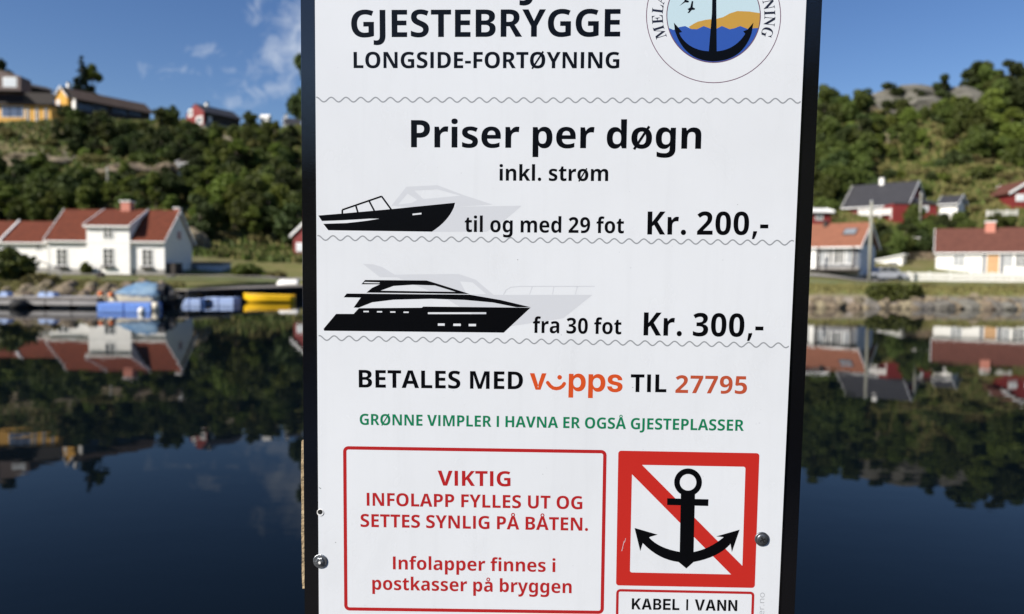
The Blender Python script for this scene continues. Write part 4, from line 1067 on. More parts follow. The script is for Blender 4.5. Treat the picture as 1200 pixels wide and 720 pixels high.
BOLD = {
    '0': '581|290,-10 *161,-10 *40,184 40,357 *40,473 *89,637 *199,724 290,724 *375,724 *486,637 *540,473 540,357 *540,242 *491,78 *382,-10|290,113 *345,113 *388,234 388,357 *388,438 *370,547 *327,601 290,601 *252,601 *210,547 *192,438 192,357 *192,235 *234,113',
    '2': '581|37,0 37,106 216,287 *271,342 *336,416 *366,478 366,513 *366,555 *313,596 274,596 *233,596 *161,559 118,523 35,622 *66,649 *136,695 *227,724 288,724 *358,724 *461,675 *517,588 517,531 *517,471 *472,374 *384,278 321,219 232,133 232,128 537,128 537,0',
    '3': '581|245,-10 *181,-10 *84,9 38,29 38,159 *85,135 *185,112 228,112 *309,112 *373,165 373,212 *373,244 *339,287 *265,308 202,308 149,308 149,426 203,426 *260,426 *330,450 *363,495 363,524 *363,562 *309,601 263,601 *229,601 *170,584 *124,560 106,549 40,651 *82,681 *196,724 281,724 *392,724 *512,631 512,554 *512,504 *471,433 *402,387 358,376 358,373 *444,363 *533,278 533,204 *533,144 *472,46 *345,-10',
    '5': '581|249,-10 *190,-10 *90,10 53,29 53,158 *90,139 *195,112 240,112 *303,112 *376,169 376,227 *376,279 *307,337 234,337 *207,337 *148,326 127,320 67,353 94,714 481,714 481,585 223,585 211,447 *227,450 *270,456 305,456 *370,456 *472,404 *530,305 530,234 *530,156 *466,47 *342,-10',
    '7': '581|115,0 379,585 40,585 40,714 541,714 541,618 275,0',
    '9': '581|184,-10 *163,-10 *107,-7 88,-3 88,120 *108,115 *152,110 178,110 *242,110 *325,143 *374,203 *397,285 399,332 393,332 *379,309 *339,271 *281,249 239,249 *148,249 *38,367 38,476 *38,554 *98,665 *207,724 282,724 *336,724 *429,686 *500,608 *540,487 540,404 *540,316 *503,165 *421,52 *284,-10|282,367 *314,367 *361,396 *388,441 388,465 *388,489 *375,538 *350,578 *311,601 285,601 *240,601 *186,541 186,477 *186,426 *234,367',
    'A': '692|0,0 251,717 439,717 692,0 527,0 472,168 220,168 165,0|256,296 437,296 387,451 *383,466 *366,526 *350,589 345,609 *341,586 *326,526 *312,470 307,451',
    'B': '665|85,0 85,714 316,714 *463,714 *597,627 597,536 *597,491 *564,426 *509,386 476,379 476,374 *511,367 *575,331 *615,263 615,207 *615,142 *551,49 *434,0 352,0|238,121 335,121 *403,121 *456,176 456,219 *456,246 *433,288 *378,313 330,313 238,313|238,428 324,428 *390,428 *440,476 440,515 *440,556 *381,595 317,595 238,595',
    'D': '732|85,0 85,714 321,714 *434,714 *593,635 *678,481 678,369 *678,246 *586,82 *419,0 303,0|238,126 302,126 *412,126 *518,244 518,363 *518,479 *416,589 317,589 238,589',
    'E': '552|85,0 85,714 499,714 499,589 238,589 238,433 482,433 482,308 238,308 238,127 499,127 499,0',
    'F': '531|85,0 85,714 498,714 498,589 236,589 236,407 479,407 479,282 236,282 236,0',
    'G': '735|399,-10 *293,-10 *139,74 *55,238 55,358 *55,470 *142,634 *308,724 428,724 *492,724 *607,700 652,680 601,558 *563,576 *475,597 427,597 *354,597 *259,534 *213,425 213,355 *213,282 *258,175 *348,117 417,117 *445,117 *501,124 519,129 519,280 381,280 381,402 665,402 665,31 *609,12 *476,-10',
    'H': '756|85,0 85,714 238,714 238,435 518,435 518,714 671,714 671,0 518,0 518,307 238,307 238,0',
    'J': '321|11,-211 *-18,-211 *-62,-204 -79,-200 -79,-78 *-63,-82 *-27,-88 -7,-88 *24,-88 *65,-64 *85,-9 85,34 85,714 239,714 239,47 *239,-45 *181,-159 *79,-211',
    'K': '660|85,0 85,714 238,714 238,388 *257,415 *301,469 322,496 489,714 659,714 411,398 660,0 486,0 301,300 238,254 238,0',
    'L': '559|85,0 85,714 238,714 238,126 527,126 527,0',
    'M': '944|85,0 85,714 293,714 470,177 474,177 651,714 859,714 859,0 716,0 716,362 *716,397 *718,470 *722,536 723,557 719,557 538,0 397,0 217,558 213,558 *215,538 *218,472 *221,395 221,358 221,0',
    'N': '805|85,0 85,714 279,714 586,181 590,181 *589,201 *585,264 *583,333 583,360 583,714 720,714 720,0 525,0 217,538 213,538 *215,515 *218,451 *221,383 221,352 221,0',
    'O': '791|395,-10 *279,-10 *128,82 *55,248 55,359 *55,470 *128,634 *279,725 396,725 *512,725 *663,634 *735,469 735,358 *735,247 *663,82 *512,-10|395,119 *459,119 *538,176 *574,284 574,358 *574,470 *492,598 396,598 *333,598 *253,540 *216,433 216,358 *216,284 *253,176 *333,119',
    'P': '621|85,0 85,714 309,714 *447,714 *579,599 579,494 *579,447 *551,361 *486,292 *380,253 303,253 238,253 238,0|238,379 289,379 *331,379 *392,400 *425,449 425,489 *425,537 *366,589 304,589 238,589',
    'R': '656|85,0 85,714 304,714 *398,714 *522,667 *583,575 583,506 *583,458 *549,384 *491,332 454,315 657,0 482,0 323,274 238,274 238,0|238,392 301,392 *362,392 *428,442 428,499 *428,531 *401,573 *345,595 301,595 238,595',
    'S': '566|257,-10 *212,-10 *139,-1 *76,17 47,31 47,169 *96,145 *210,116 261,116 *300,116 *350,136 *375,171 375,193 *375,219 *347,253 *285,286 231,308 *174,332 *95,387 *53,467 53,526 *53,590 *117,678 *231,724 306,724 *372,724 *479,697 521,677 474,556 *432,575 *343,599 302,599 *269,599 *226,582 *205,551 205,531 *205,506 *233,472 *297,438 352,415 *408,392 *486,337 *528,263 528,207 *528,147 *467,48 *348,-10',
    'T': '577|212,0 212,587 19,587 19,714 558,714 558,587 365,587 365,0',
    'U': '747|371,-10 *228,-10 *80,139 80,270 80,714 233,714 233,278 *233,198 *304,119 374,119 *448,119 *514,201 514,279 514,714 667,714 667,272 *667,188 *602,61 *470,-10',
    'V': '657|242,0 0,714 169,714 291,315 *299,291 *314,231 *326,173 329,151 *332,173 *344,231 *359,290 366,314 489,714 657,714 415,0',
    'Y': '626|236,0 236,273 0,714 166,714 313,415 460,714 626,714 390,278 390,0',
    'a': '599|208,-10 *136,-10 *40,74 40,161 *40,247 *164,334 287,338 378,341 378,358 *378,407 *334,446 294,446 *257,446 *179,422 141,405 97,508 *140,530 *251,556 317,556 *420,556 *528,459 528,364 528,0 423,0 394,74 390,74 *367,45 *318,7 *254,-10|266,100 *313,100 *378,156 378,208 378,253 321,250 *250,248 *194,206 194,168 *194,133 *233,100',
    'b': '632|375,-10 *315,-10 *246,33 224,59 214,59 189,0 73,0 73,760 224,760 224,583 *224,552 *221,496 218,475 224,475 *246,509 *320,556 379,556 *470,556 *584,413 584,274 *584,181 *532,54 *437,-10|332,112 *381,112 *431,196 431,276 *431,436 330,436 *273,436 *224,364 224,287 224,269 *224,192 *271,112',
    'd': '632|252,-10 *162,-10 *47,133 47,272 *47,413 *163,556 257,556 *315,556 *387,510 410,476 415,476 *412,494 *407,559 407,586 407,760 559,760 559,0 443,0 413,71 407,71 *386,37 *312,-10|305,111 *367,111 *417,182 417,255 417,271 *417,350 *369,434 304,434 *255,434 *200,350 200,270 *200,190 *255,111',
    'e': '597|325,-10 *244,-10 *119,50 *47,175 47,269 *47,365 *112,492 *229,556 306,556 *382,556 *492,499 *551,388 551,308 551,235 200,235 *202,173 *274,102 341,102 *392,102 *476,122 520,142 520,29 *480,9 *391,-10|204,336 410,336 *410,385 *360,449 310,449 *265,449 *209,392',
    'f': '386|100,0 100,433 19,433 19,506 103,546 103,564 *103,670 *192,765 285,765 *324,765 *388,753 418,742 384,640 *369,644 *332,652 311,652 *280,652 *251,612 251,569 251,546 376,546 376,433 251,433 251,0',
    'g': '632|285,-240 *222,-240 *122,-225 78,-207 78,-79 *123,-99 *218,-121 280,-121 *343,-121 *408,-63 408,-12 408,3 *408,15 *411,55 413,70 408,70 *385,34 *310,-10 254,-10 *160,-10 *47,136 47,272 *47,408 *161,556 255,556 *312,556 *388,513 413,477 417,477 431,546 559,546 559,-4 *559,-81 *499,-186 *378,-240|307,108 *337,108 *379,126 *405,161 *418,215 418,252 418,274 *418,329 *396,401 *346,437 304,437 *254,437 *201,352 201,270 *201,188 *254,108',
    'i': '299|74,0 74,546 225,546 225,0|150,614 *116,614 *68,646 68,687 *68,730 *116,761 150,761 *183,761 *232,730 232,687 *232,646 *183,614',
    'k': '610|73,0 73,760 224,760 224,423 *224,396 *220,326 216,297 220,297 *227,308 *249,338 *272,370 281,381 423,546 594,546 392,314 607,0 432,0 286,218 224,169 224,0',
    'l': '298|73,0 73,760 224,760 224,0',
    'm': '975|73,0 73,546 189,546 211,476 216,476 *232,501 *279,537 *341,556 379,556 *440,556 *521,514 544,474 549,474 *576,515 *662,556 714,556 *808,556 *904,462 904,356 904,0 754,0 754,318 *754,381 *712,436 670,436 *612,436 *564,351 564,273 564,0 413,0 413,318 *413,379 *373,436 331,436 *290,436 *243,394 *224,314 224,256 224,0',
    'n': '650|73,0 73,546 189,546 210,473 216,473 *234,500 *285,537 *348,556 385,556 *475,556 *579,462 579,356 579,0 429,0 429,318 *429,377 *386,436 341,436 *273,436 *224,343 224,256 224,0',
    'o': '625|311,-10 *234,-10 *115,56 *47,184 47,274 *47,410 *190,556 314,556 *391,556 *509,491 *577,365 577,274 *577,184 *512,56 *393,-10|313,105 *352,105 *401,145 *423,221 423,274 *423,328 *400,402 *352,441 312,441 *253,441 *201,355 201,275 *201,221 *224,145 *273,105',
    'p': '632|73,-240 73,546 196,546 217,475 224,475 *239,498 *280,534 *339,556 379,556 *474,556 *584,413 584,274 *584,182 *531,54 *437,-10 375,-10 *315,-10 *244,34 224,59 218,59 *220,41 *224,-6 224,-31 224,-240|330,112 *364,112 *409,150 *431,223 431,276 *431,357 *380,436 329,436 *271,436 *226,364 224,291 224,275 *224,196 *269,112',
    'r': '447|73,0 73,546 188,546 210,454 217,454 *242,497 *324,556 375,556 *390,556 *425,553 435,550 420,409 *409,411 *379,415 358,415 *327,415 *265,389 *224,329 224,277 224,0',
    's': '502|234,-10 *176,-10 *88,5 47,22 47,147 *91,126 *193,102 230,102 *276,102 *317,128 317,150 *317,165 *296,189 *243,215 194,234 *145,254 *79,297 *46,357 46,402 *46,477 *165,556 263,556 *316,556 *407,534 454,514 410,411 *372,428 *292,450 261,450 *227,450 *189,429 189,410 *189,396 *210,374 *263,350 311,331 *360,312 *427,269 *460,208 460,161 *460,109 *411,32 *311,-10',
    't': '421|264,-10 *215,-10 *138,22 *93,101 93,172 93,433 22,433 22,497 104,547 148,662 244,662 244,546 387,546 387,433 244,433 244,181 *244,145 *279,110 309,110 *332,110 *375,120 394,126 394,15 *370,4 *307,-10',
    'y': '571|111,-240 *86,-240 *48,-235 35,-232 35,-113 *46,-115 *77,-119 94,-119 *140,-119 *190,-65 205,-27 217,4 0,546 159,546 262,234 *269,212 *282,163 285,141 289,141 *292,162 *306,212 314,234 415,546 571,546 347,-50 *325,-111 *264,-196 *176,-240',
}
LOGO = {
    'v': '554|197,0 6,516 157,516 242,261 *257,215 *283,124 296,79 262,79 *275,124 *301,215 315,261 399,516 548,516 357,0',
    'p': '598|51,-204 51,516 193,516 193,446 194,446 *210,473 *256,508 *314,526 347,526 *413,526 *513,459 *569,338 569,258 *569,178 *514,57 *414,-11 346,-11 *312,-11 *256,9 *211,48 196,77 195,77 195,-204|309,106 *344,106 *396,142 *424,210 424,258 *424,307 *396,374 *344,410 309,410 *273,410 *218,372 *188,305 188,258 *188,212 *218,144 *273,106',
    's': '520|265,-13 *198,-13 *94,29 *31,107 27,162 168,162 *172,128 *221,90 262,90 *303,90 *348,121 348,145 *348,165 *313,190 282,196 191,214 *116,229 *38,304 38,364 *38,413 *91,486 *190,527 257,527 *324,527 *423,484 *480,406 481,352 348,352 *347,383 *299,424 261,424 *224,424 *181,393 181,370 *181,350 *215,324 244,318 342,299 *420,284 *494,215 494,158 *494,106 *436,30 *332,-13',
}
NARROW = {
    'K': '694|168,143 168,340 *192,371 *242,431 *292,492 317,522 490,728 681,728 374,369 361,369|51,0 51,728 212,728 212,535 212,346 212,270 212,0|505,0 295,323 391,444 689,0',
    'A': '723|4,0 257,728 466,728 719,0 541,0 433,340 *411,414 *365,568 340,663 384,663 *358,568 *312,414 289,340 177,0|170,151 170,278 554,278 554,151',
    'B': '646|51,0 51,728 347,728 *427,728 *537,680 *594,597 594,542 *594,500 *561,434 *502,391 462,381 462,380 *506,377 *578,333 *620,257 620,205 *620,145 *562,52 *448,0 366,0|208,125 342,125 *396,125 *456,172 456,215 *456,244 *429,286 *379,309 344,309 208,309|208,428 334,428 *365,428 *410,449 *434,489 434,515 *434,555 *380,603 334,603 208,603',
    'E': '612|51,0 51,728 581,728 581,591 212,591 212,433 553,433 553,300 212,300 212,137 581,137 581,0',
    'L': '560|51,0 51,728 212,728 212,137 539,137 539,0',
    'I': '400|30,0 30,129 120,129 120,599 30,599 30,728 370,728 370,599 280,599 280,129 370,129 370,0',
    'V': '714|257,0 4,728 179,728 290,387 *312,316 *359,156 385,65 339,65 *364,156 *409,316 430,387 538,728 710,728 463,0',
    'N': '728|51,0 51,728 219,728 442,372 *453,355 *486,296 *524,228 540,198 522,155 *520,190 *517,279 *516,362 516,385 516,728 676,728 676,0 508,0 305,323 *292,345 *251,414 *202,502 176,550 205,566 *208,512 *211,417 *212,344 212,324 212,0',
}
LIGHT = {
    's': '468|216,-10 *161,-10 *75,10 45,24 45,79 *81,61 *171,38 217,38 *297,38 *367,91 367,137 *367,167 *334,206 *269,237 221,253 *172,270 *96,305 *54,359 54,406 *54,470 *158,542 245,542 *293,542 *376,524 410,509 390,462 *359,476 *281,494 242,494 *179,494 *109,450 109,408 *109,376 *142,339 *207,313 253,296 *300,280 *377,244 *422,188 422,141 *422,93 *374,25 *282,-10',
    'k': '494|88,0 88,760 144,760 144,374 *144,342 *142,273 141,239 143,239 *152,250 *172,275 *194,300 204,311 406,532 474,532 263,304 492,0 424,0 224,267 144,184 144,0',
    'i': '232|88,0 88,532 144,532 144,0|116,642 *98,642 *78,665 78,686 *78,706 *98,729 116,729 *135,729 *155,706 155,686 *155,665 *135,642',
    'l': '232|88,0 88,760 145,760 145,0',
    't': '340|230,-10 *186,-10 *124,23 *91,93 91,148 91,486 13,486 13,518 91,536 112,659 148,659 148,532 312,532 312,486 148,486 148,150 *148,95 *192,38 238,38 *260,38 *300,45 315,50 315,4 *300,-2 *255,-10',
    'e': '552|304,-10 *225,-10 *114,56 *57,179 57,261 *57,343 *111,469 *215,542 289,542 *358,542 *449,479 *496,369 496,297 496,259 116,259 *117,152 *215,40 306,40 *356,40 *430,56 474,76 474,24 *434,6 *356,-10|117,306 437,306 *437,390 *365,494 289,494 *215,494 *125,397',
    'r': '394|88,0 88,532 136,532 142,432 145,432 *165,477 *246,541 306,541 *326,541 *363,536 378,532 370,480 *354,484 *322,489 303,489 *255,489 *183,440 *145,352 145,292 145,0',
    'n': '595|88,0 88,532 133,532 142,440 145,440 *160,469 *210,515 *281,542 326,542 *417,542 *513,448 513,347 513,0 457,0 457,344 *457,421 *387,493 319,493 *232,493 *144,391 144,290 144,0',
    'o': '590|293,-10 *220,-10 *114,59 *57,183 57,266 *57,396 *185,542 298,542 *374,542 *479,473 *533,349 533,266 *533,184 *478,59 *371,-10|294,39 *356,39 *436,96 *474,199 474,266 *474,333 *438,435 *360,493 297,493 *206,493 *116,373 116,266 *116,198 *154,95 *234,39',
}
SERIF = {
    'M': '944|21,0 21,26 *71,28 *112,66 112,118 112,569 *112,602 *98,636 *59,651 22,653 22,678 275,678 472,212 669,678 919,678 919,653 *871,649 *834,611 834,563 834,127 *834,85 *848,42 *884,27 918,26 918,0 589,0 589,26 *625,29 *663,45 *677,86 677,124 677,594 429,0 402,0 157,579 157,119 *157,62 *199,26 252,26 252,0',
    'E': '658|21,0 21,25 *74,25 *112,63 112,116 112,549 *112,614 *73,653 24,653 24,678 594,678 594,476 571,476 *559,569 *454,641 345,641 *313,641 *282,634 *272,607 272,578 272,366 288,366 *355,366 *417,435 429,514 453,514 453,176 428,176 *423,236 *390,304 *327,331 276,331 272,331 272,100 *272,63 *300,41 343,41 *416,41 *517,74 *587,149 612,213 640,213 599,0',
    'L': '635|23,0 23,26 *75,28 *111,66 111,120 111,564 *111,614 *74,651 24,653 24,678 372,678 372,653 *332,653 *288,639 *271,601 271,564 271,123 *271,88 *281,52 *314,41 348,41 *420,41 *517,77 *584,160 609,230 636,230 598,0',
    'A': '650|-13,0 -13,27 *16,27 *54,63 73,111 307,694 334,693 572,129 *595,75 *629,27 660,27 660,0 341,0 341,27 *422,27 422,68 *422,82 406,121 376,197 154,197 117,105 *114,98 *111,77 111,72 *111,27 184,27 190,27 190,0|169,239 360,239 263,475',
    'N': '735|600,-16 159,521 159,117 *159,64 *194,28 248,26 248,0 27,0 27,26 *62,27 *99,42 *113,81 113,117 113,578 *62,641 54,645 *44,650 27,653 27,678 233,678 582,251 582,562 *582,598 *568,635 *530,650 493,653 493,678 714,678 714,653 *662,651 *628,614 628,561 628,-16',
    'I': '388|20,0 20,26 *70,31 *112,65 112,112 112,576 *112,622 *76,651 20,653 20,678 364,678 364,653 *311,651 *272,622 272,576 272,115 *272,84 *286,48 *327,30 366,26 366,0',
    'G': '756|399,-15 *291,-15 *130,73 *41,233 41,341 *41,445 *130,603 *285,693 383,693 *461,693 550,656 *565,649 577,649 *594,649 *614,670 624,693 651,693 651,458 625,458 *604,519 *534,609 *446,660 398,660 *217,660 217,339 *217,182 *319,19 410,19 *467,19 *510,62 510,106 510,190 *510,237 *470,270 410,271 410,295 745,295 745,271 *696,270 *664,238 664,191 664,43 *533,-15',
}
# ------------------------------------------------------------------ the sign
d_r = Vector((29600, -400, -(-850) * 1.0)); 
vd = Vector((-168, -11180, -850)).normalized()        # down along the sign, in camera axes
ur = Vector((29600, -400, 850)).normalized()          # rightwards along the sign (its right edge is nearer)
vu = -vd
ur = (ur - vu * ur.dot(vu)).normalized()
U = M3 @ ur; V = M3 @ vu; Nn = U.cross(V).normalized()
P0 = CAM + ray(650, 360).normalized() * 0.78
SM = Matrix((U, V, Nn)).transposed()
SMI = SM.inverted()
def uv(px, py, n=0.0):
    d = ray(px, py); q = P0 + Nn * n
    t = (q - CAM).dot(Nn) / d.dot(Nn)
    w = SMI @ (CAM + d * t - P0)
    return (w.x, w.y)
PXM = 0.78 / F                                          # one photo pixel at the sign, in metres
sign = bpy.data.objects.new('price_sign', None)
link(sign); sign.matrix_world = Matrix.Translation(P0) @ SM.to_4x4()
tag(sign, 'white harbour price sign with black border, boat symbols and red warning box', 'sign')

def gloss(name, col, rough=.22, spec=.5, **kw): return mat(name, col, rough, spec, **kw)
sm = gloss('printed_white_sheet', (.615, .655, .695), .30, .4, bump=.02, bscale=3)
def weather_and_glare(m):                                          # faint rain streaks, thumb smears, salt specks; broad tone imitates uneven glare
    t = m.node_tree; p = t.nodes['Principled BSDF']; tcn = node(t, 'ShaderNodeTexCoord')
    def nz(sx, sy, lo, hi, det=5.0, rough=.6):
        mp = node(t, 'ShaderNodeMapping'); mp.inputs['Scale'].default_value = (sx, sy, 1); t.links.new(tcn.outputs['Object'], mp.inputs[0])
        n = node(t, 'ShaderNodeTexNoise', inp={'Scale': 1.0, 'Detail': det, 'Roughness': rough, 'Distortion': .4}); t.links.new(mp.outputs[0], n.inputs['Vector'])
        r = node(t, 'ShaderNodeMapRange', inp={'From Min': lo, 'From Max': hi}); t.links.new(n.outputs[0], r.inputs[0]); return r.outputs[0]
    big = nz(5, 4, .35, .7); streak = nz(70, 4, .52, .75); smear = nz(14, 9, .56, .72); speck = nz(420, 420, .74, .80, 2.0, .5)
    v = math_(t, 'SUBTRACT', 1.03, math_(t, 'MULTIPLY', big, .055))
    v = math_(t, 'SUBTRACT', v, math_(t, 'MULTIPLY', streak, .030))
    v = math_(t, 'SUBTRACT', v, math_(t, 'MULTIPLY', smear, .035))
    v = math_(t, 'SUBTRACT', v, math_(t, 'MULTIPLY', speck, .10))
    h = node(t, 'ShaderNodeHueSaturation'); h.inputs['Color'].default_value = (.645, .680, .715, 1); t.links.new(v, h.inputs['Value'])
    t.links.new(h.outputs[0], p.inputs['Base Color'])
    rg = math_(t, 'ADD', .24, math_(t, 'MULTIPLY', smear, .12)); t.links.new(rg, p.inputs['Roughness'])
weather_and_glare(sm)
ink = gloss('black_ink', (.002, .0022, .003), .24, .28)
navy = gloss('navy_ink', (.014, .016, .03), .16)
red = gloss('red_ink', (.385, .016, .017), .25)
signal = gloss('signal_red_ink', (.46, .022, .016), .25)
orange = gloss('orange_ink', (.56, .075, .016), .25)
brick = gloss('brick_red_ink', (.42, .075, .032), .25)
green = gloss('green_ink', (.006, .175, .078), .25)
grey = gloss('grey_ink', (.26, .28, .30), .3)
ghost = gloss('pale_grey_ink', (.545, .575, .615), .3, .4)
skyink = gloss('pale_blue_ink', (.47, .62, .68), .3)
sea = gloss('sea_blue_ink', (.028, .085, .36), .25)
sand = gloss('ochre_ink', (.48, .28, .05), .25)
plum = gloss('plum_ink', (.13, .06, .10), .3)
K['dirt'] = mat('dirt', (.2, .19, .17), .9)
board_m = gloss('black_board', (.003, .003, .004), .09, 1.0, bump=.03, bscale=900)

def area(p): return sum(p[i][0] * p[(i + 1) % len(p)][1] - p[(i + 1) % len(p)][0] * p[i][1] for i in range(len(p))) / 2
def inside(pt, poly):
    x, y = pt; r = False
    for i in range(len(poly)):
        (x0, y0), (x1, y1) = poly[i], poly[i - 1]
        if (y0 > y) != (y1 > y) and x < (x1 - x0) * (y - y0) / (y1 - y0) + x0: r = not r
    return r
class Flat:                                              # flat print: outlines filled at a small height above the sheet
    def __init__(s): s.v = []; s.f = []; s.k = .14
    def fill(s, conts, z):                              # conts[0] outer, the rest are holes
        vs = [[Vector((x, y, 0)) for x, y in c] for c in conts]
        tri = tessellate_polygon(vs); flat = [q for c in vs for q in c]; b = len(s.v)
        s.v += [(q.x, q.y, z) for q in flat]
        for t in tri:
            a, b_, c = (flat[i] for i in t)
            cr = (b_.x - a.x) * (c.y - a.y) - (b_.y - a.y) * (c.x - a.x)
            if abs(cr) < 1e-14: continue
            s.f.append(tuple(b + i for i in (t if cr > 0 else t[::-1])))
    def glyphs(s, conts, z):
        outs = sorted(conts, key=lambda c: -abs(area(c))); sg = area(outs[0]) > 0
        groups = []
        for c in outs:
            if (area(c) > 0) == sg: groups.append([c])
            else:
                for g in groups:
                    if inside(c[0], g[0]): g.append(c); break
        for i, g in enumerate(groups): s.fill(g, z)
    def stroke(s, pts, w, z, closed=False):
        n = len(pts); L = []; Rr_ = []
        for i in range(n):
            a = pts[i - 1] if (i > 0 or closed) else pts[i]; b = pts[(i + 1) % n] if (i < n - 1 or closed) else pts[i]
            dx, dy = b[0] - a[0], b[1] - a[1]; l = math.hypot(dx, dy) or 1
            nx, ny = -dy / l * w / 2, dx / l * w / 2
            L.append((pts[i][0] + nx, pts[i][1] + ny)); Rr_.append((pts[i][0] - nx, pts[i][1] - ny))
        b0 = len(s.v); s.v += [(x, y, z) for p_ in zip(L, Rr_) for x, y in p_]
        for i in range(n if closed else n - 1):
            j = (i + 1) % n; s.f.append((b0 + 2 * i + 1, b0 + 2 * j + 1, b0 + 2 * j, b0 + 2 * i))
    def build(s, name, m, parent=None, label=None):
        me = bpy.data.meshes.new(name); me.from_pydata([(x, y, z * s.k) for x, y, z in s.v], [], s.f); me.materials.append(m); me.update()
        o = link(bpy.data.objects.new(name, me), parent or sign)
        if label: o['label'] = label
        return o
Z1 = .00025; Z2 = .0004; Z3 = .00055
def U_(pts): return [uv(*p_) for p_ in pts]
def quadbox(tl, tr, br, bl, n=0.0): return [uv(*q, n) for q in (tl, tr, br, bl)]
def ext(a, b, k): return (a[0] + (b[0] - a[0]) * k, a[1] + (b[1] - a[1]) * k)
def slab(name, q, z0, z1, m, bev=.0015):
    mb = MB(); cx = sum(x for x, y in q) / 4; cy = sum(y for x, y in q) / 4
    def ins(p_): l = math.hypot(p_[0] - cx, p_[1] - cy); return (p_[0] - (p_[0] - cx) / l * bev, p_[1] - (p_[1] - cy) / l * bev)
    lay = [[(x, y, z0) for x, y in q], [(x, y, z1 - bev) for x, y in q], [(*ins(p_), z1) for p_ in q]]
    vs = [p_ for l in lay for p_ in l]; fs = [(3, 2, 1, 0), (8, 9, 10, 11)]
    for l in (0, 4):
        for i in range(4): fs.append((l + i, l + (i + 1) % 4, l + 4 + (i + 1) % 4, l + 4 + i))
    mb.add(vs, fs); return mb.build(name, m, sign)
# board and sheet run on past the frame above and below
sl_, sr_ = ((368.9, 0), (373.6, 720)), ((945.2, 0), (912.2, 720))
bl_, br_ = ((351.8, 0), (356.6, 720)), ((964.2, 0), (931.6, 720))
T_, B_ = -.17, 1.28
slab('sheet', [uv(*ext(*sl_, T_)), uv(*ext(*sr_, T_)), uv(*ext(*sr_, B_)), uv(*ext(*sl_, B_))], -.0028, 0, sm, .0004)
n_ = -.003
slab('backing_board', [uv(*ext(*bl_, T_ - .02), n_), uv(*ext(*br_, T_ - .02), n_), uv(*ext(*br_, B_ + .02), n_), uv(*ext(*bl_, B_ + .02), n_)], -.0175, n_, board_m, .0012)

# glyph outlines
def decode(sv):
    p_ = sv.split('|'); conts = []
    for c in p_[1:]:
        pts = []
        for w_ in c.split(' '):
            off = w_[0] == '*'
            x, y = (w_[1:] if off else w_).split(','); pts.append((int(x), int(y), not off))
        out = []; n = len(pts)
        full = []
        for i in range(n):
            a, b = pts[i], pts[(i + 1) % n]; full.append(a)
            if not a[2] and not b[2]: full.append(((a[0] + b[0]) / 2, (a[1] + b[1]) / 2, True))
        st = next(i for i, q in enumerate(full) if q[2]); full = full[st:] + full[:st]; n = len(full); i = 0
        while i < n:
            a = full[i]; b = full[(i + 1) % n]
            if b[2]: out.append((a[0], a[1])); i += 1
            else:
                c_ = full[(i + 2) % n]
                for k in range(5):
                    t = k / 5; out.append(((1 - t) ** 2 * a[0] + 2 * t * (1 - t) * b[0] + t * t * c_[0], (1 - t) ** 2 * a[1] + 2 * t * (1 - t) * b[1] + t * t * c_[1]))
                i += 2
        conts.append(out)
    return int(p_[0]), conts
def ring(cx, cy, r, n=20): return [(cx + r * math.cos(6.28318 * k / n), cy + r * math.sin(6.28318 * k / n)) for k in range(n)]
def ringr(cx, cy, r, n=20): return ring(cx, cy, r, n)[::-1]
FONTS = {}
for nm, tb in (('bold', BOLD), ('logo', LOGO), ('narrow', NARROW), ('light', LIGHT), ('serif', SERIF)):
    FONTS[nm] = {c: (lambda a: (a[0], [a[1]], ))(decode(v)) for c, v in tb.items()}
B = FONTS['bold']                                        # char: (advance, [layers of contours])
B['I'] = (331, [[[(90, 0), (90, 714), (242, 714), (242, 0)]]])
B['.'] = (285, [[ringr(143, 70, 84)]])
B[','] = (285, [[[(63, -129), (100, 116), (216, 116), (226, 98), (186, -20), (134, -129)][::-1]]])
B['-'] = (322, [[[(30, 205), (30, 325), (292, 325), (292, 205)]]])
def slash(base, x0, y0, x1, y1, w):
    a = B[base]; dx, dy = x1 - x0, y1 - y0; l = math.hypot(dx, dy); nx, ny = -dy / l * w / 2, dx / l * w / 2
    return (a[0], a[1] + [[[(x0 + nx, y0 + ny), (x1 + nx, y1 + ny), (x1 - nx, y1 - ny), (x0 - nx, y0 - ny)]]])
B['\u00d8'] = slash('O', 150, -25, 640, 740, 80)
B['\u00f8'] = slash('o', 120, -25, 500, 580, 66)
for b_, c_, cy in (('A', '\u00c5', 805), ('a', '\u00e5', 675)):
    adv = B[b_][0]; xs = [x for c in B[b_][1][0] for x, y in c]; cx = (min(xs) + max(xs)) / 2
    B[c_] = (adv, B[b_][1] + [[ringr(cx, cy, 108), ring(cx, cy, 52)]])
FONTS['narrow']['I'] = (300, [[[(85, 0), (85, 727), (215, 727), (215, 0)]]])
N_ = FONTS['light']; N_['.'] = (250, [[ringr(120, 40, 42, 10)]])
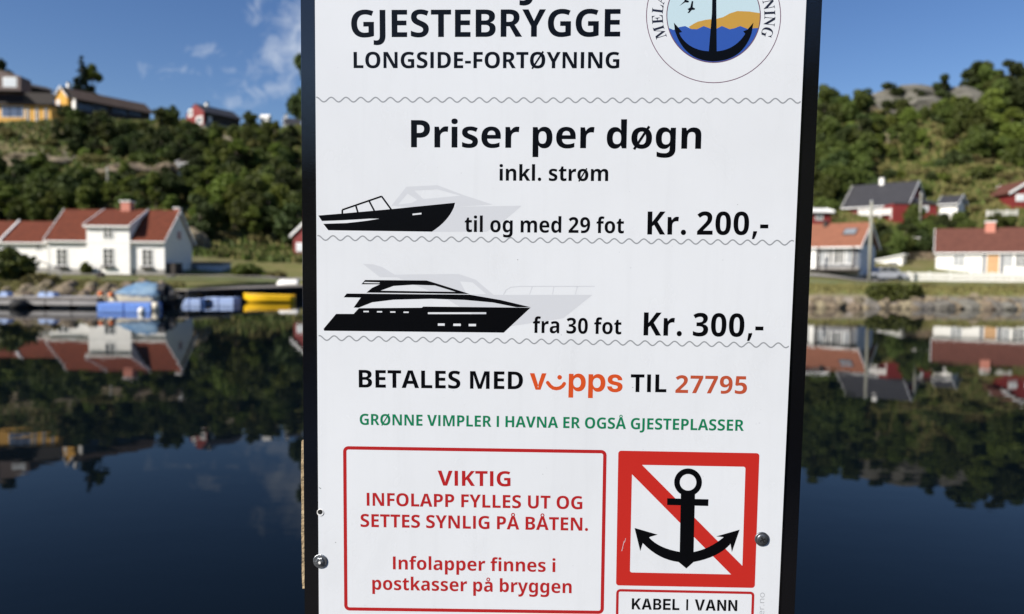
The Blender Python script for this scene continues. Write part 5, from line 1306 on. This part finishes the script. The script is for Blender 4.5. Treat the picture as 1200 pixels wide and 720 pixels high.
def text(body, L, Rt, cap, m, font='bold', name='lettering', label=None, space=.26, track=0.0, z=Z3, capu=714.0):
    """body set between the ink ends L and Rt on its baseline; cap = cap height in photo pixels"""
    G = FONTS[font]; x = 0; items = []
    for ch in body:
        if ch == ' ': x += space * 1000; continue
        adv, lay = G[ch]; items.append((x, lay)); x += adv + track
    xs = [ox + px_ for ox, lay in items for l in lay for c in l for px_, _ in c]
    x0, x1 = min(xs), max(xs)
    a = Vector(uv(*L)); b = Vector(uv(*Rt)); e = (b - a).normalized(); nrm = Vector((-e.y, e.x))
    sx = (b - a).length / (x1 - x0); cy = (L[1] + Rt[1]) / 2; cxm = (L[0] + Rt[0]) / 2
    sy = (Vector(uv(cxm, cy)) - Vector(uv(cxm, cy - cap))).length / capu
    fl = Flat()
    for ox, lay in items:
        for k, l in enumerate(lay):
            conts = [[tuple(a + e * ((ox + px_ - x0) * sx) + nrm * (py_ * sy)) for px_, py_ in c] for c in l]
            fl.glyphs(conts, z + k * .00006)
    o = fl.build(name, m, None, label)
    return o
text('J', (609, -3.4), (625, -3), 34, ink)
text('GJESTEBRYGGE', (411.7, 43.8), (726.7, 43.0), 32, ink)
text('LONGSIDE-FORT\u00d8YNING', (414.4, 80.0), (725.6, 80.3), 19, ink)
text('Priser per d\u00f8gn', (481.7, 172.8), (821.4, 174.6), 32, ink)
text('inkl. str\u00f8m', (585.3, 211.9), (712.6, 212.4), 18.3, ink)
text('til og med 29 fot', (544.5, 272.0), (731, 273.6), 18.3, ink)
text('Kr. 200,-', (758.5, 275.0), (900, 275.6), 27, ink)
text('fra 30 fot', (624.4, 390.3), (728, 392.0), 18.3, ink)
text('Kr. 300,-', (754, 393.2), (894.2, 395.2), 27, ink)
text('BETALES MED', (420.5, 454.2), (612.7, 456.4), 20.6, ink)
text('TIL', (739, 459.6), (780.8, 459.9), 20.8, ink)
text('27795', (791.3, 460.6), (875.1, 461.8), 20.6, brick)
text('GR\u00d8NNE VIMPLER I HAVNA ER OGS\u00c5 GJESTEPLASSER', (421.6, 498.0), (871.6, 505.2), 13.0, green)
text('VIKTIG', (513, 569.2), (598.2, 570.2), 17.6, red)
text('INFOLAPP FYLLES UT OG', (429.8, 592.8), (682.3, 597.0), 15.2, red)
text('SETTES SYNLIG P\u00c5 B\u00c5TEN.', (422.6, 617.6), (689, 622.2), 15.2, red)
text('Infolapper finnes i', (460.5, 667.4), (650.8, 670.6), 15.2, red)
text('postkasser p\u00e5 bryggen', (436.3, 691.2), (669.8, 695.4), 15.2, red)
text('KABEL I VANN', (740.3, 714.3), (863.8, 716.4), 13.0, ink, 'narrow', space=.33, track=40, capu=727.0)
text('v', (620.7, 456.8), (640.2, 457.0), 20.4 * 727 / 545, orange, 'logo', 'payment_lettering', capu=727.0)
text('pps', (666.2, 458.2), (729.3, 459.6), 21.2 * 727 / 545, orange, 'logo', 'payment_lettering', capu=727.0)
fl = Flat()
arc = [(641.8, 448.6), (644.5, 452.2), (648.0, 454.9), (652.0, 455.6), (656.0, 454.9), (659.4, 452.6), (661.2, 449.8)]
fl.stroke(U_(arc), 4.3 * PXM, Z1)
for q in (arc[0], arc[-1]): fl.fill([[uv(q[0] + 2.1 * math.cos(a / 16 * 6.283), q[1] + 2.1 * math.sin(a / 16 * 6.283)) for a in range(16)]], Z1 + .00004)
fl.fill([[uv(655.8 + 2.7 * math.cos(a / 20 * 6.283), 442.4 + 2.7 * math.sin(a / 20 * 6.283)) for a in range(20)]], Z1)
fl.build('smile_mark', orange)
# small upright imprint by the lower right edge
text('skilter.no', (894.6, 741.5), (896.0, 694.8), 6.3, grey, 'light')

# wave rules
def wave(yl, yr, xl, xr, ph=0.0):
    n = int((xr - xl) * 1.0); pts = []
    for i in range(n + 1):
        u = i / n; x = xl + (xr - xl) * u
        pts.append(uv(x, yl + (yr - yl) * u + 2.7 * math.sin((x - xl) / 17.35 * 6.28318 + ph)))
    f = Flat(); f.stroke(pts, 1.5 * PXM, Z1); f.build('wave_line', grey)
wave(116.9, 118.4, 370.5, 938.2, 4.6); wave(279.0, 284.8, 372.0, 930.3, 4.4); wave(396.2, 405.0, 373.4, 924.3, 4.4)

def rrect(q, r, n=5):                                    # q: tl,tr,br,bl in sign metres; rounded corners
    out = []
    for i in range(4):
        p_ = Vector(q[i]); a = (Vector(q[i - 1]) - p_).normalized(); b = (Vector(q[(i + 1) % 4]) - p_).normalized()
        c = p_ + (a + b) * r
        for k in range(n + 1):
            t = math.pi / 2 * k / n
            out.append(tuple(c - b * r * math.cos(t) - a * r * math.sin(t)))
    return out
def frame_print(name, outer, th, r, m, inner=None, ri=None):
    q = [Vector(uv(*p_)) for p_ in outer]
    if inner: qi = [Vector(uv(*p_)) for p_ in inner]
    else:
        qi = []
        for i in range(4):
            a = (q[i - 1] - q[i]).normalized(); b = (q[(i + 1) % 4] - q[i]).normalized(); qi.append(q[i] + (a + b) * th * PXM)
    f = Flat(); f.fill([rrect(q, r * PXM), rrect(qi, (ri if ri is not None else max(.5, r - th)) * PXM)[::-1]], Z1)
    return f.build(name, m)
frame_print('red_box_border', [(402.0, 523.0), (711.0, 527.6), (707.6, 719.8), (403.4, 715.6)], 4.1, 6.5, red)
frame_print('warning_border', [(724.6, 528.3), (890.0, 531.3), (884.5, 689.2), (721.9, 686.2)], 0, 3.5, signal,
            [(740.8, 544.8), (873.6, 547.2), (869.6, 673.6), (738.2, 671.0)], 2.5)
frame_print('cable_box_border', [(722.2, 690.4), (884.2, 693.6), (882.8, 737.0), (721.4, 734.0)], 3.1, 5.0, red)
f = Flat(); f.fill([U_([(739.6, 544.0), (752.3, 544.9), (869.9, 663.2), (870.4, 674.3), (856.8, 673.5), (740.4, 555.8)])], Z1 + .00006)
f.build('warning_bar', signal)
# anchor
f = Flat()
c = (806.3, 565.4)
f.fill([[uv(c[0] + 16.3 * math.cos(k / 36 * 6.2832), c[1] + 16.3 * math.sin(k / 36 * 6.2832)) for k in range(36)], [uv(c[0] + 9.7 * math.cos(-k / 36 * 6.2832), c[1] + 9.7 * math.sin(-k / 36 * 6.2832)) for k in range(36)]], Z2)
def z8(x, y): return (640 + x / 3.427, 510 + y / 3.427)
def curve3(a, b, c_, n=8): return [((1 - t) ** 2 * a[0] + 2 * t * (1 - t) * b[0] + t * t * c_[0], (1 - t) ** 2 * a[1] + 2 * t * (1 - t) * b[1] + t * t * c_[1]) for t in (k / n for k in range(n + 1))]
f.fill([U_([z8(541, 228), z8(598, 229), z8(592, 480), z8(536, 480)])], Z2 + .00006)
f.fill([U_([z8(486, 254), z8(652, 258), z8(651, 285), z8(486, 281)])], Z2 + .00012)
arms = [z8(355, 373), z8(448, 400), z8(417, 409)] + curve3(z8(414, 412), z8(452, 455), z8(540, 470)) + curve3(z8(590, 470), z8(656, 458), z8(713, 410)) + [z8(683, 407), z8(777, 380), z8(746, 470), z8(740, 436)] + curve3(z8(738, 440), z8(690, 492), z8(592, 510)) + [z8(563, 536)] + curve3(z8(532, 510), z8(450, 500), z8(388, 434)) + [z8(378, 466)]
f.fill([U_(arms)], Z2)
f.build('anchor_symbol', ink)

# small boat
def z3(x, y): return (350 + x / 3.6, 200 + y / 3.6)
def z4(x, y): return (440 + x / 4, 200 + y / 4)
f = Flat()
f.fill([U_([z3(83, 190), z3(180, 182), z3(390, 163), z3(660, 136)] + curve3(z3(655, 155), z3(630, 215), z3(562, 258), 8) + [z3(125, 252), z3(104, 225)] + curve3(z3(200, 222), z3(300, 212), z3(342, 203), 4) + curve3(z3(300, 203), z3(200, 210), z3(98, 213), 4)),
        U_([z3(480, 182), z3(518, 178), z3(518, 185), z3(480, 189)])[::-1]], Z2)
for pl in ([(184, 182), (184, 166), (350, 109), (390, 164)], [(241, 148), (250, 178)], [(298, 130), (319, 170)]):
    pts = [z3(*q) for q in pl]
    for i in range(len(pts) - 1): f.stroke(U_([pts[i], pts[i + 1]]), 1.95 * PXM, Z2 + .00004 * (i + 1))
f.build('small_boat_symbol', ink)
f = Flat()
f.fill([U_([z4(75, 165), z4(145, 76), z4(290, 69), z4(415, 116), z4(550, 160), z4(375, 170), z4(375, 152), z4(160, 172)]),
        U_([z4(182, 94), z4(290, 88), z4(398, 118), z4(225, 134)])[::-1], U_([z4(105, 160), z4(150, 108), z4(196, 138), z4(170, 152)])[::-1]], Z1)
f.fill([U_([z4(250, 172), z4(685, 165)] + curve3(z4(685, 165), z4(610, 235), z4(520, 287), 5) + [z4(230, 287)])], Z1 + .00005)
f.build('pale_boat_ghost', ghost)  # printed pale silhouette behind the small boat
# motor yacht
f = Flat()
f.fill([U_([z3(105, 668), z3(158, 605), z3(232, 605), z3(254, 581), z3(519, 579), z3(526, 574), z3(978, 579), z3(865, 684), z3(108, 676)])] +
       [U_([z3(a, y), z3(b_, y), z3(b_, y + h), z3(a, y + h)])[::-1] for a, b_, y, h in ((273, 296, 592, 6), (330, 352, 593, 6), (386, 408, 594, 6), (442, 464, 595, 6), (545, 791, 598, 8), (587, 616, 645, 10), (652, 684, 646, 10), (717, 748, 647, 10))], Z2)
f.fill([U_([z3(190, 535), z3(203, 519), z3(722, 524), z3(850, 546), z3(980, 577), z3(920, 577), z3(820, 557), z3(700, 546), z3(560, 541), z3(400, 545), z3(310, 556), z3(252, 579), z3(232, 578), z3(262, 536)])], Z2 + .00006)
f.fill([U_([z3(265, 480), z3(280, 462), z3(540, 464), z3(580, 476), z3(722, 521), z3(600, 519), z3(286, 515), z3(310, 495), z3(343, 480)]),
        U_([z3(345, 507), z3(400, 487), z3(480, 482), z3(575, 485), z3(662, 512)])[::-1], U_([z3(278, 470), z3(342, 472), z3(340, 476), z3(273, 475)])[::-1]], Z2)
f.build('yacht_symbol', ink)
f = Flat()
f.fill([U_([z4(-60, 437), z4(-10, 440), z4(30, 452), z4(90, 488), z4(390, 485), z4(470, 512), z4(555, 584), z4(300, 584), z4(100, 500), z4(20, 500)])], Z1)
f.fill([U_([z4(300, 583), z4(1017, 583), z4(880, 692), z4(600, 735), z4(560, 735)])], Z1 + .00005)
for pl in ([(600, 582), (612, 560), (635, 547), (680, 543), (1028, 543)], [(735, 545), (722, 581)], [(836, 545), (830, 581)], [(946, 543), (937, 581)]):
    f.stroke(U_([z4(*q) for q in pl]), 1.0 * PXM, Z1 + .0001)
f.build('pale_yacht_ghost', ghost)  # printed pale silhouette behind the motor yacht
f = Flat(); f.fill([U_([z4(396, 520), z4(455, 525), z4(520, 580), z4(430, 582)])], Z1 + .00012); f.build('pale_yacht_window', sm)

# round club emblem
def zl(x, y): return (750 + x / 6.667, y / 6.667)
cx, cy = 836.2, 18.6
def circ(r, n=72, cx=cx, cy=cy): return [uv(cx + r * math.cos(k / n * 6.28318), cy + r * math.sin(k / n * 6.28318)) for k in range(n)]
emb = Flat(); emb.stroke(circ(78.6), .9 * PXM, Z1, True); emb.stroke(circ(54.8), 1.0 * PXM, Z1 + .0003, True)
emb = emb.build('emblem_ring', plum)
f = Flat(); f.fill([circ(54.6)], Z1); f.build('emblem_sky', skyink, emb)
def circ_y(y): dx = math.sqrt(max(0, 54.5 ** 2 - (y - cy) ** 2)); return cx - dx, cx + dx
yt = 33.0
arc_ = []
l0 = math.atan2(yt - cy, -math.sqrt(54.5 ** 2 - (yt - cy) ** 2)); r0 = math.atan2(yt - cy, math.sqrt(54.5 ** 2 - (yt - cy) ** 2))
for k in range(33):
    a = r0 + (l0 - r0) * k / 32; arc_.append((cx + 54.5 * math.cos(a), cy + 54.5 * math.sin(a)))
wav = [zl(*q) for q in ((262, 236), (305, 214), (352, 205), (400, 228), (445, 230), (497, 205), (560, 229), (600, 225), (640, 205), (700, 230), (740, 222), (782, 205), (850, 231), (890, 222))]
f = Flat(); f.fill([U_(wav + arc_)], Z1 + .00012); f.build('emblem_sea', sea, emb)
hill = [(380, 212), (415, 190), (450, 171), (520, 155), (600, 148), (650, 135), (700, 107), (760, 88), (850, 91), (940, 104)]
rt = []
ya = 104 / 6.667
a0 = math.asin((ya - cy) / 54.5); a1 = r0
for k in range(6): a = a0 + (a1 - a0) * k / 5; rt.append((cx + 54.4 * math.cos(a), cy + 54.4 * math.sin(a)))
f = Flat(); f.fill([U_([zl(*q) for q in hill[:-1]] + rt + [zl(700, 240), zl(410, 240)])], Z1 + .00006); f.build('emblem_hill', sand, emb)
f = Flat()
f.fill([U_([zl(566, -130), zl(596, -130), zl(597, 100), zl(600, 430), zl(535, 430), zl(562, 100)])], Z1 + .0002)
f.fill([U_([zl(265, 178), zl(330, 252), zl(306, 258)] + curve3(zl(318, 285), zl(390, 395), zl(540, 402), 10) + curve3(zl(600, 402), zl(740, 392), zl(822, 266), 10) + [zl(806, 246), zl(840, 232), zl(886, 178)] + curve3(zl(872, 262), zl(800, 478), zl(570, 482), 14) + curve3(zl(540, 480), zl(340, 460), zl(272, 240), 14))], Z1 + .00026)
f.build('emblem_anchor', ink, emb)
f = Flat()
f.fill([U_([zl(308, 48), zl(345, 12), zl(352, -14), zl(364, 2), zl(384, 10), zl(378, 22), zl(352, 20)])], Z1 + .0002)
f.fill([U_([zl(370, 103), zl(384, 84), zl(370, 72), zl(392, 60), zl(405, 8), zl(416, 12), zl(412, 58), zl(430, 68), zl(428, 78), zl(404, 80), zl(384, 104)])], Z1 + .0002)
f.build('emblem_birds', ink, emb)
f = Flat()
for ch, ph in (('M', -107), ('E', -93.8), ('L', -83.0), ('A', -72.5), ('N', 78.5), ('I', 87.2), ('N', 95.6), ('G', 107.3)):
    adv, lay = FONTS['serif'][ch]; s_ = 13.2 / 700; a = R(ph)
    xs = [x for c in lay[0] for x, y in c]; mx_ = (min(xs) + max(xs)) / 2
    out = []
    for c in lay[0]:
        cc = []
        for x, y in c:
            lx = (x - mx_) * s_ * .88; ly = y * s_ + 59.5      # outwards from the centre
            cc.append(uv(cx + math.sin(a) * ly + math.cos(a) * lx, cy - math.cos(a) * ly + math.sin(a) * lx))
        out.append(cc)
    f.glyphs(out, Z1)
    if ch == 'A': f.build('emblem_lettering', navy, emb); f = Flat()
f.build('emblem_lettering', navy, emb)

# screws, hole and pock marks
def screw(px, py, r, m, hexed, label):
    x, y = uv(px, py); r *= PXM
    w_ = MB().lathe([(r, -.0008), (r, .0004), (r * .93, .0008), (r * .6, .0010)], 40, (x, y, .0006)).build('washer', m, sign, False)
    w_['label'] = label
    if hexed:
        MB().lathe([(r * .62, 0), (r * .62, .0010), (r * .52, .0014)], 6, (x, y, .0016)).build('screw_head', m, w_)
        MB().lathe([(r * .2, 0), (r * .17, .0006)], 12, (x + r * .05, y - r * .05, .0040)).build('centre_mark', K['white2'], w_)
    else:
        MB().lathe([(r * .78, 0), (r * .74, .0008), (r * .55, .0014), (r * .25, .0016)], 32, (x, y, .0016)).build('screw_head', m, w_, True)
        fl_ = Flat(); fl_.k = 1
        for a in (.5, .5 + math.pi / 2):
            c, s_ = math.cos(a) * r * .42, math.sin(a) * r * .42
            fl_.stroke([(x - c, y - s_), (x + c, y + s_)], r * .17, .0034 + .0001 * a)
        fl_.build('cross_recess', K['slot'], w_)
screw(375.4, 657.6, 8.6, K['steel'], True, 'bright hexagon screw at the left edge')
screw(892.6, 631.6, 8.4, K['dull_steel'], False, 'dull cross head screw beside the anchor warning')
def hole(px, py, r, m=None):
    f = Flat(); f.fill([[(x, y) for x, y in (uv(px + r * math.cos(k / 20 * 6.283), py + r * math.sin(k / 20 * 6.283)) for k in range(20))]], Z1); f.build('screw_hole' if m is None else 'grime_speck', m or K['slot'])
hole(375.2, 600.2, 2.9)
x, y = uv(375.4, 600.8); MB().lathe([(3.1 * PXM, -.0005), (4.0 * PXM, .0006), (4.2 * PXM, .0002), (4.3 * PXM, -.0005)], 24, (x, y, 0)).build('burr_ring', K['white2'], sign, True)
hole(375.6, 572.6, .8, grey); hole(374.2, 571.8, .6, grey)
for px, py, r in ((847, 305, .8), (739, 314, .9), (540.6, 203, .7), (890, 496, .9), (886, 497, .6), (730.5, 642.5, .6), (455, 604, .5)): hole(px, py, r, ghost)
dr_ = random.Random(12)
for i in range(46):                                       # grime specks, more of them low on the sheet and by the screws
    px = dr_.uniform(378, 922); py = dr_.uniform(0, 1) ** .6 * 715
    hole(px, py, dr_.choice((.28, .35, .45, .6)), ghost if i % 3 else grey)
f = Flat(); f.stroke(U_([(731.5, 634), (730, 640), (728.6, 646)]), .5 * PXM, Z3); f.stroke(U_([(733.2, 631), (732, 636)]), .4 * PXM, Z3); f.build('scratch', ghost)

# timber behind: batten whose raw end shows at the left, and two posts down to the water
wood_m = mat('raw_plywood', (.42, .33, .20), .85, col2=(.28, .20, .11), scale=60, bump=.3, bscale=200)
n_ = -.018
q0 = uv(352.6, 517, n_); q1 = uv(353.4, 690, n_)
pts = [(q0[0] + .0003 * math.sin(k * 2.3) + (.0007 if k in (0, 8) else 0), q0[1] + (q1[1] - q0[1]) * k / 8) for k in range(9)]
mb = MB(); poly = pts + [(q1[0] + .50, q1[1]), (q0[0] + .50, q0[1])]
mb.prism(poly, 'z', -.036, -.018); mb.build('plywood_batten', wood_m, sign)
foot = SMI @ (Vector((0, 0, .42)) - P0)
for px in (430, 860):
    a = SM @ Vector((uv(px, 700)[0], 0, 0)) + P0
    t_ = MB(); top = SMI @ (Vector((a.x, a.y, 2.75)) - P0); 
    x0 = uv(px, 700)[0]
    zb = (0.36 - P0.z) / V.z
    t_.box(x0 - .045, x0 + .045, zb, .42, -.126, -.0365); t_.build('post', K['plank'], sign)
# ------------------------------------------------------------------ the jetty the sign stands on (below the frame)
jt = thing('jetty', 'narrow plank jetty carrying the price sign', 'jetty', (0, 0, 0))
pr = None; y = -3.0
while y < 1.35:
    if pr is None: pr = MB().box(-2.2, 2.2, 0, .135, .36, .40).build('plank', K['quay_wood'], jt); o = pr  # planks darkened so the glossy board mirrors dark low down
    else: o = link(pr.copy(), jt)
    o.location = (0, y, 0); y += .145
for x in (-1.8, 1.8):
    MB().box(x - .07, x + .07, -3.0, 1.3, .20, .356).build('beam', K['plank'], jt)
    for yy in (-2.6, 1.0): MB().tube([(x, yy, -2), (x, yy, .2)], .11, 10).build('pile', K['quay_wood'], jt)
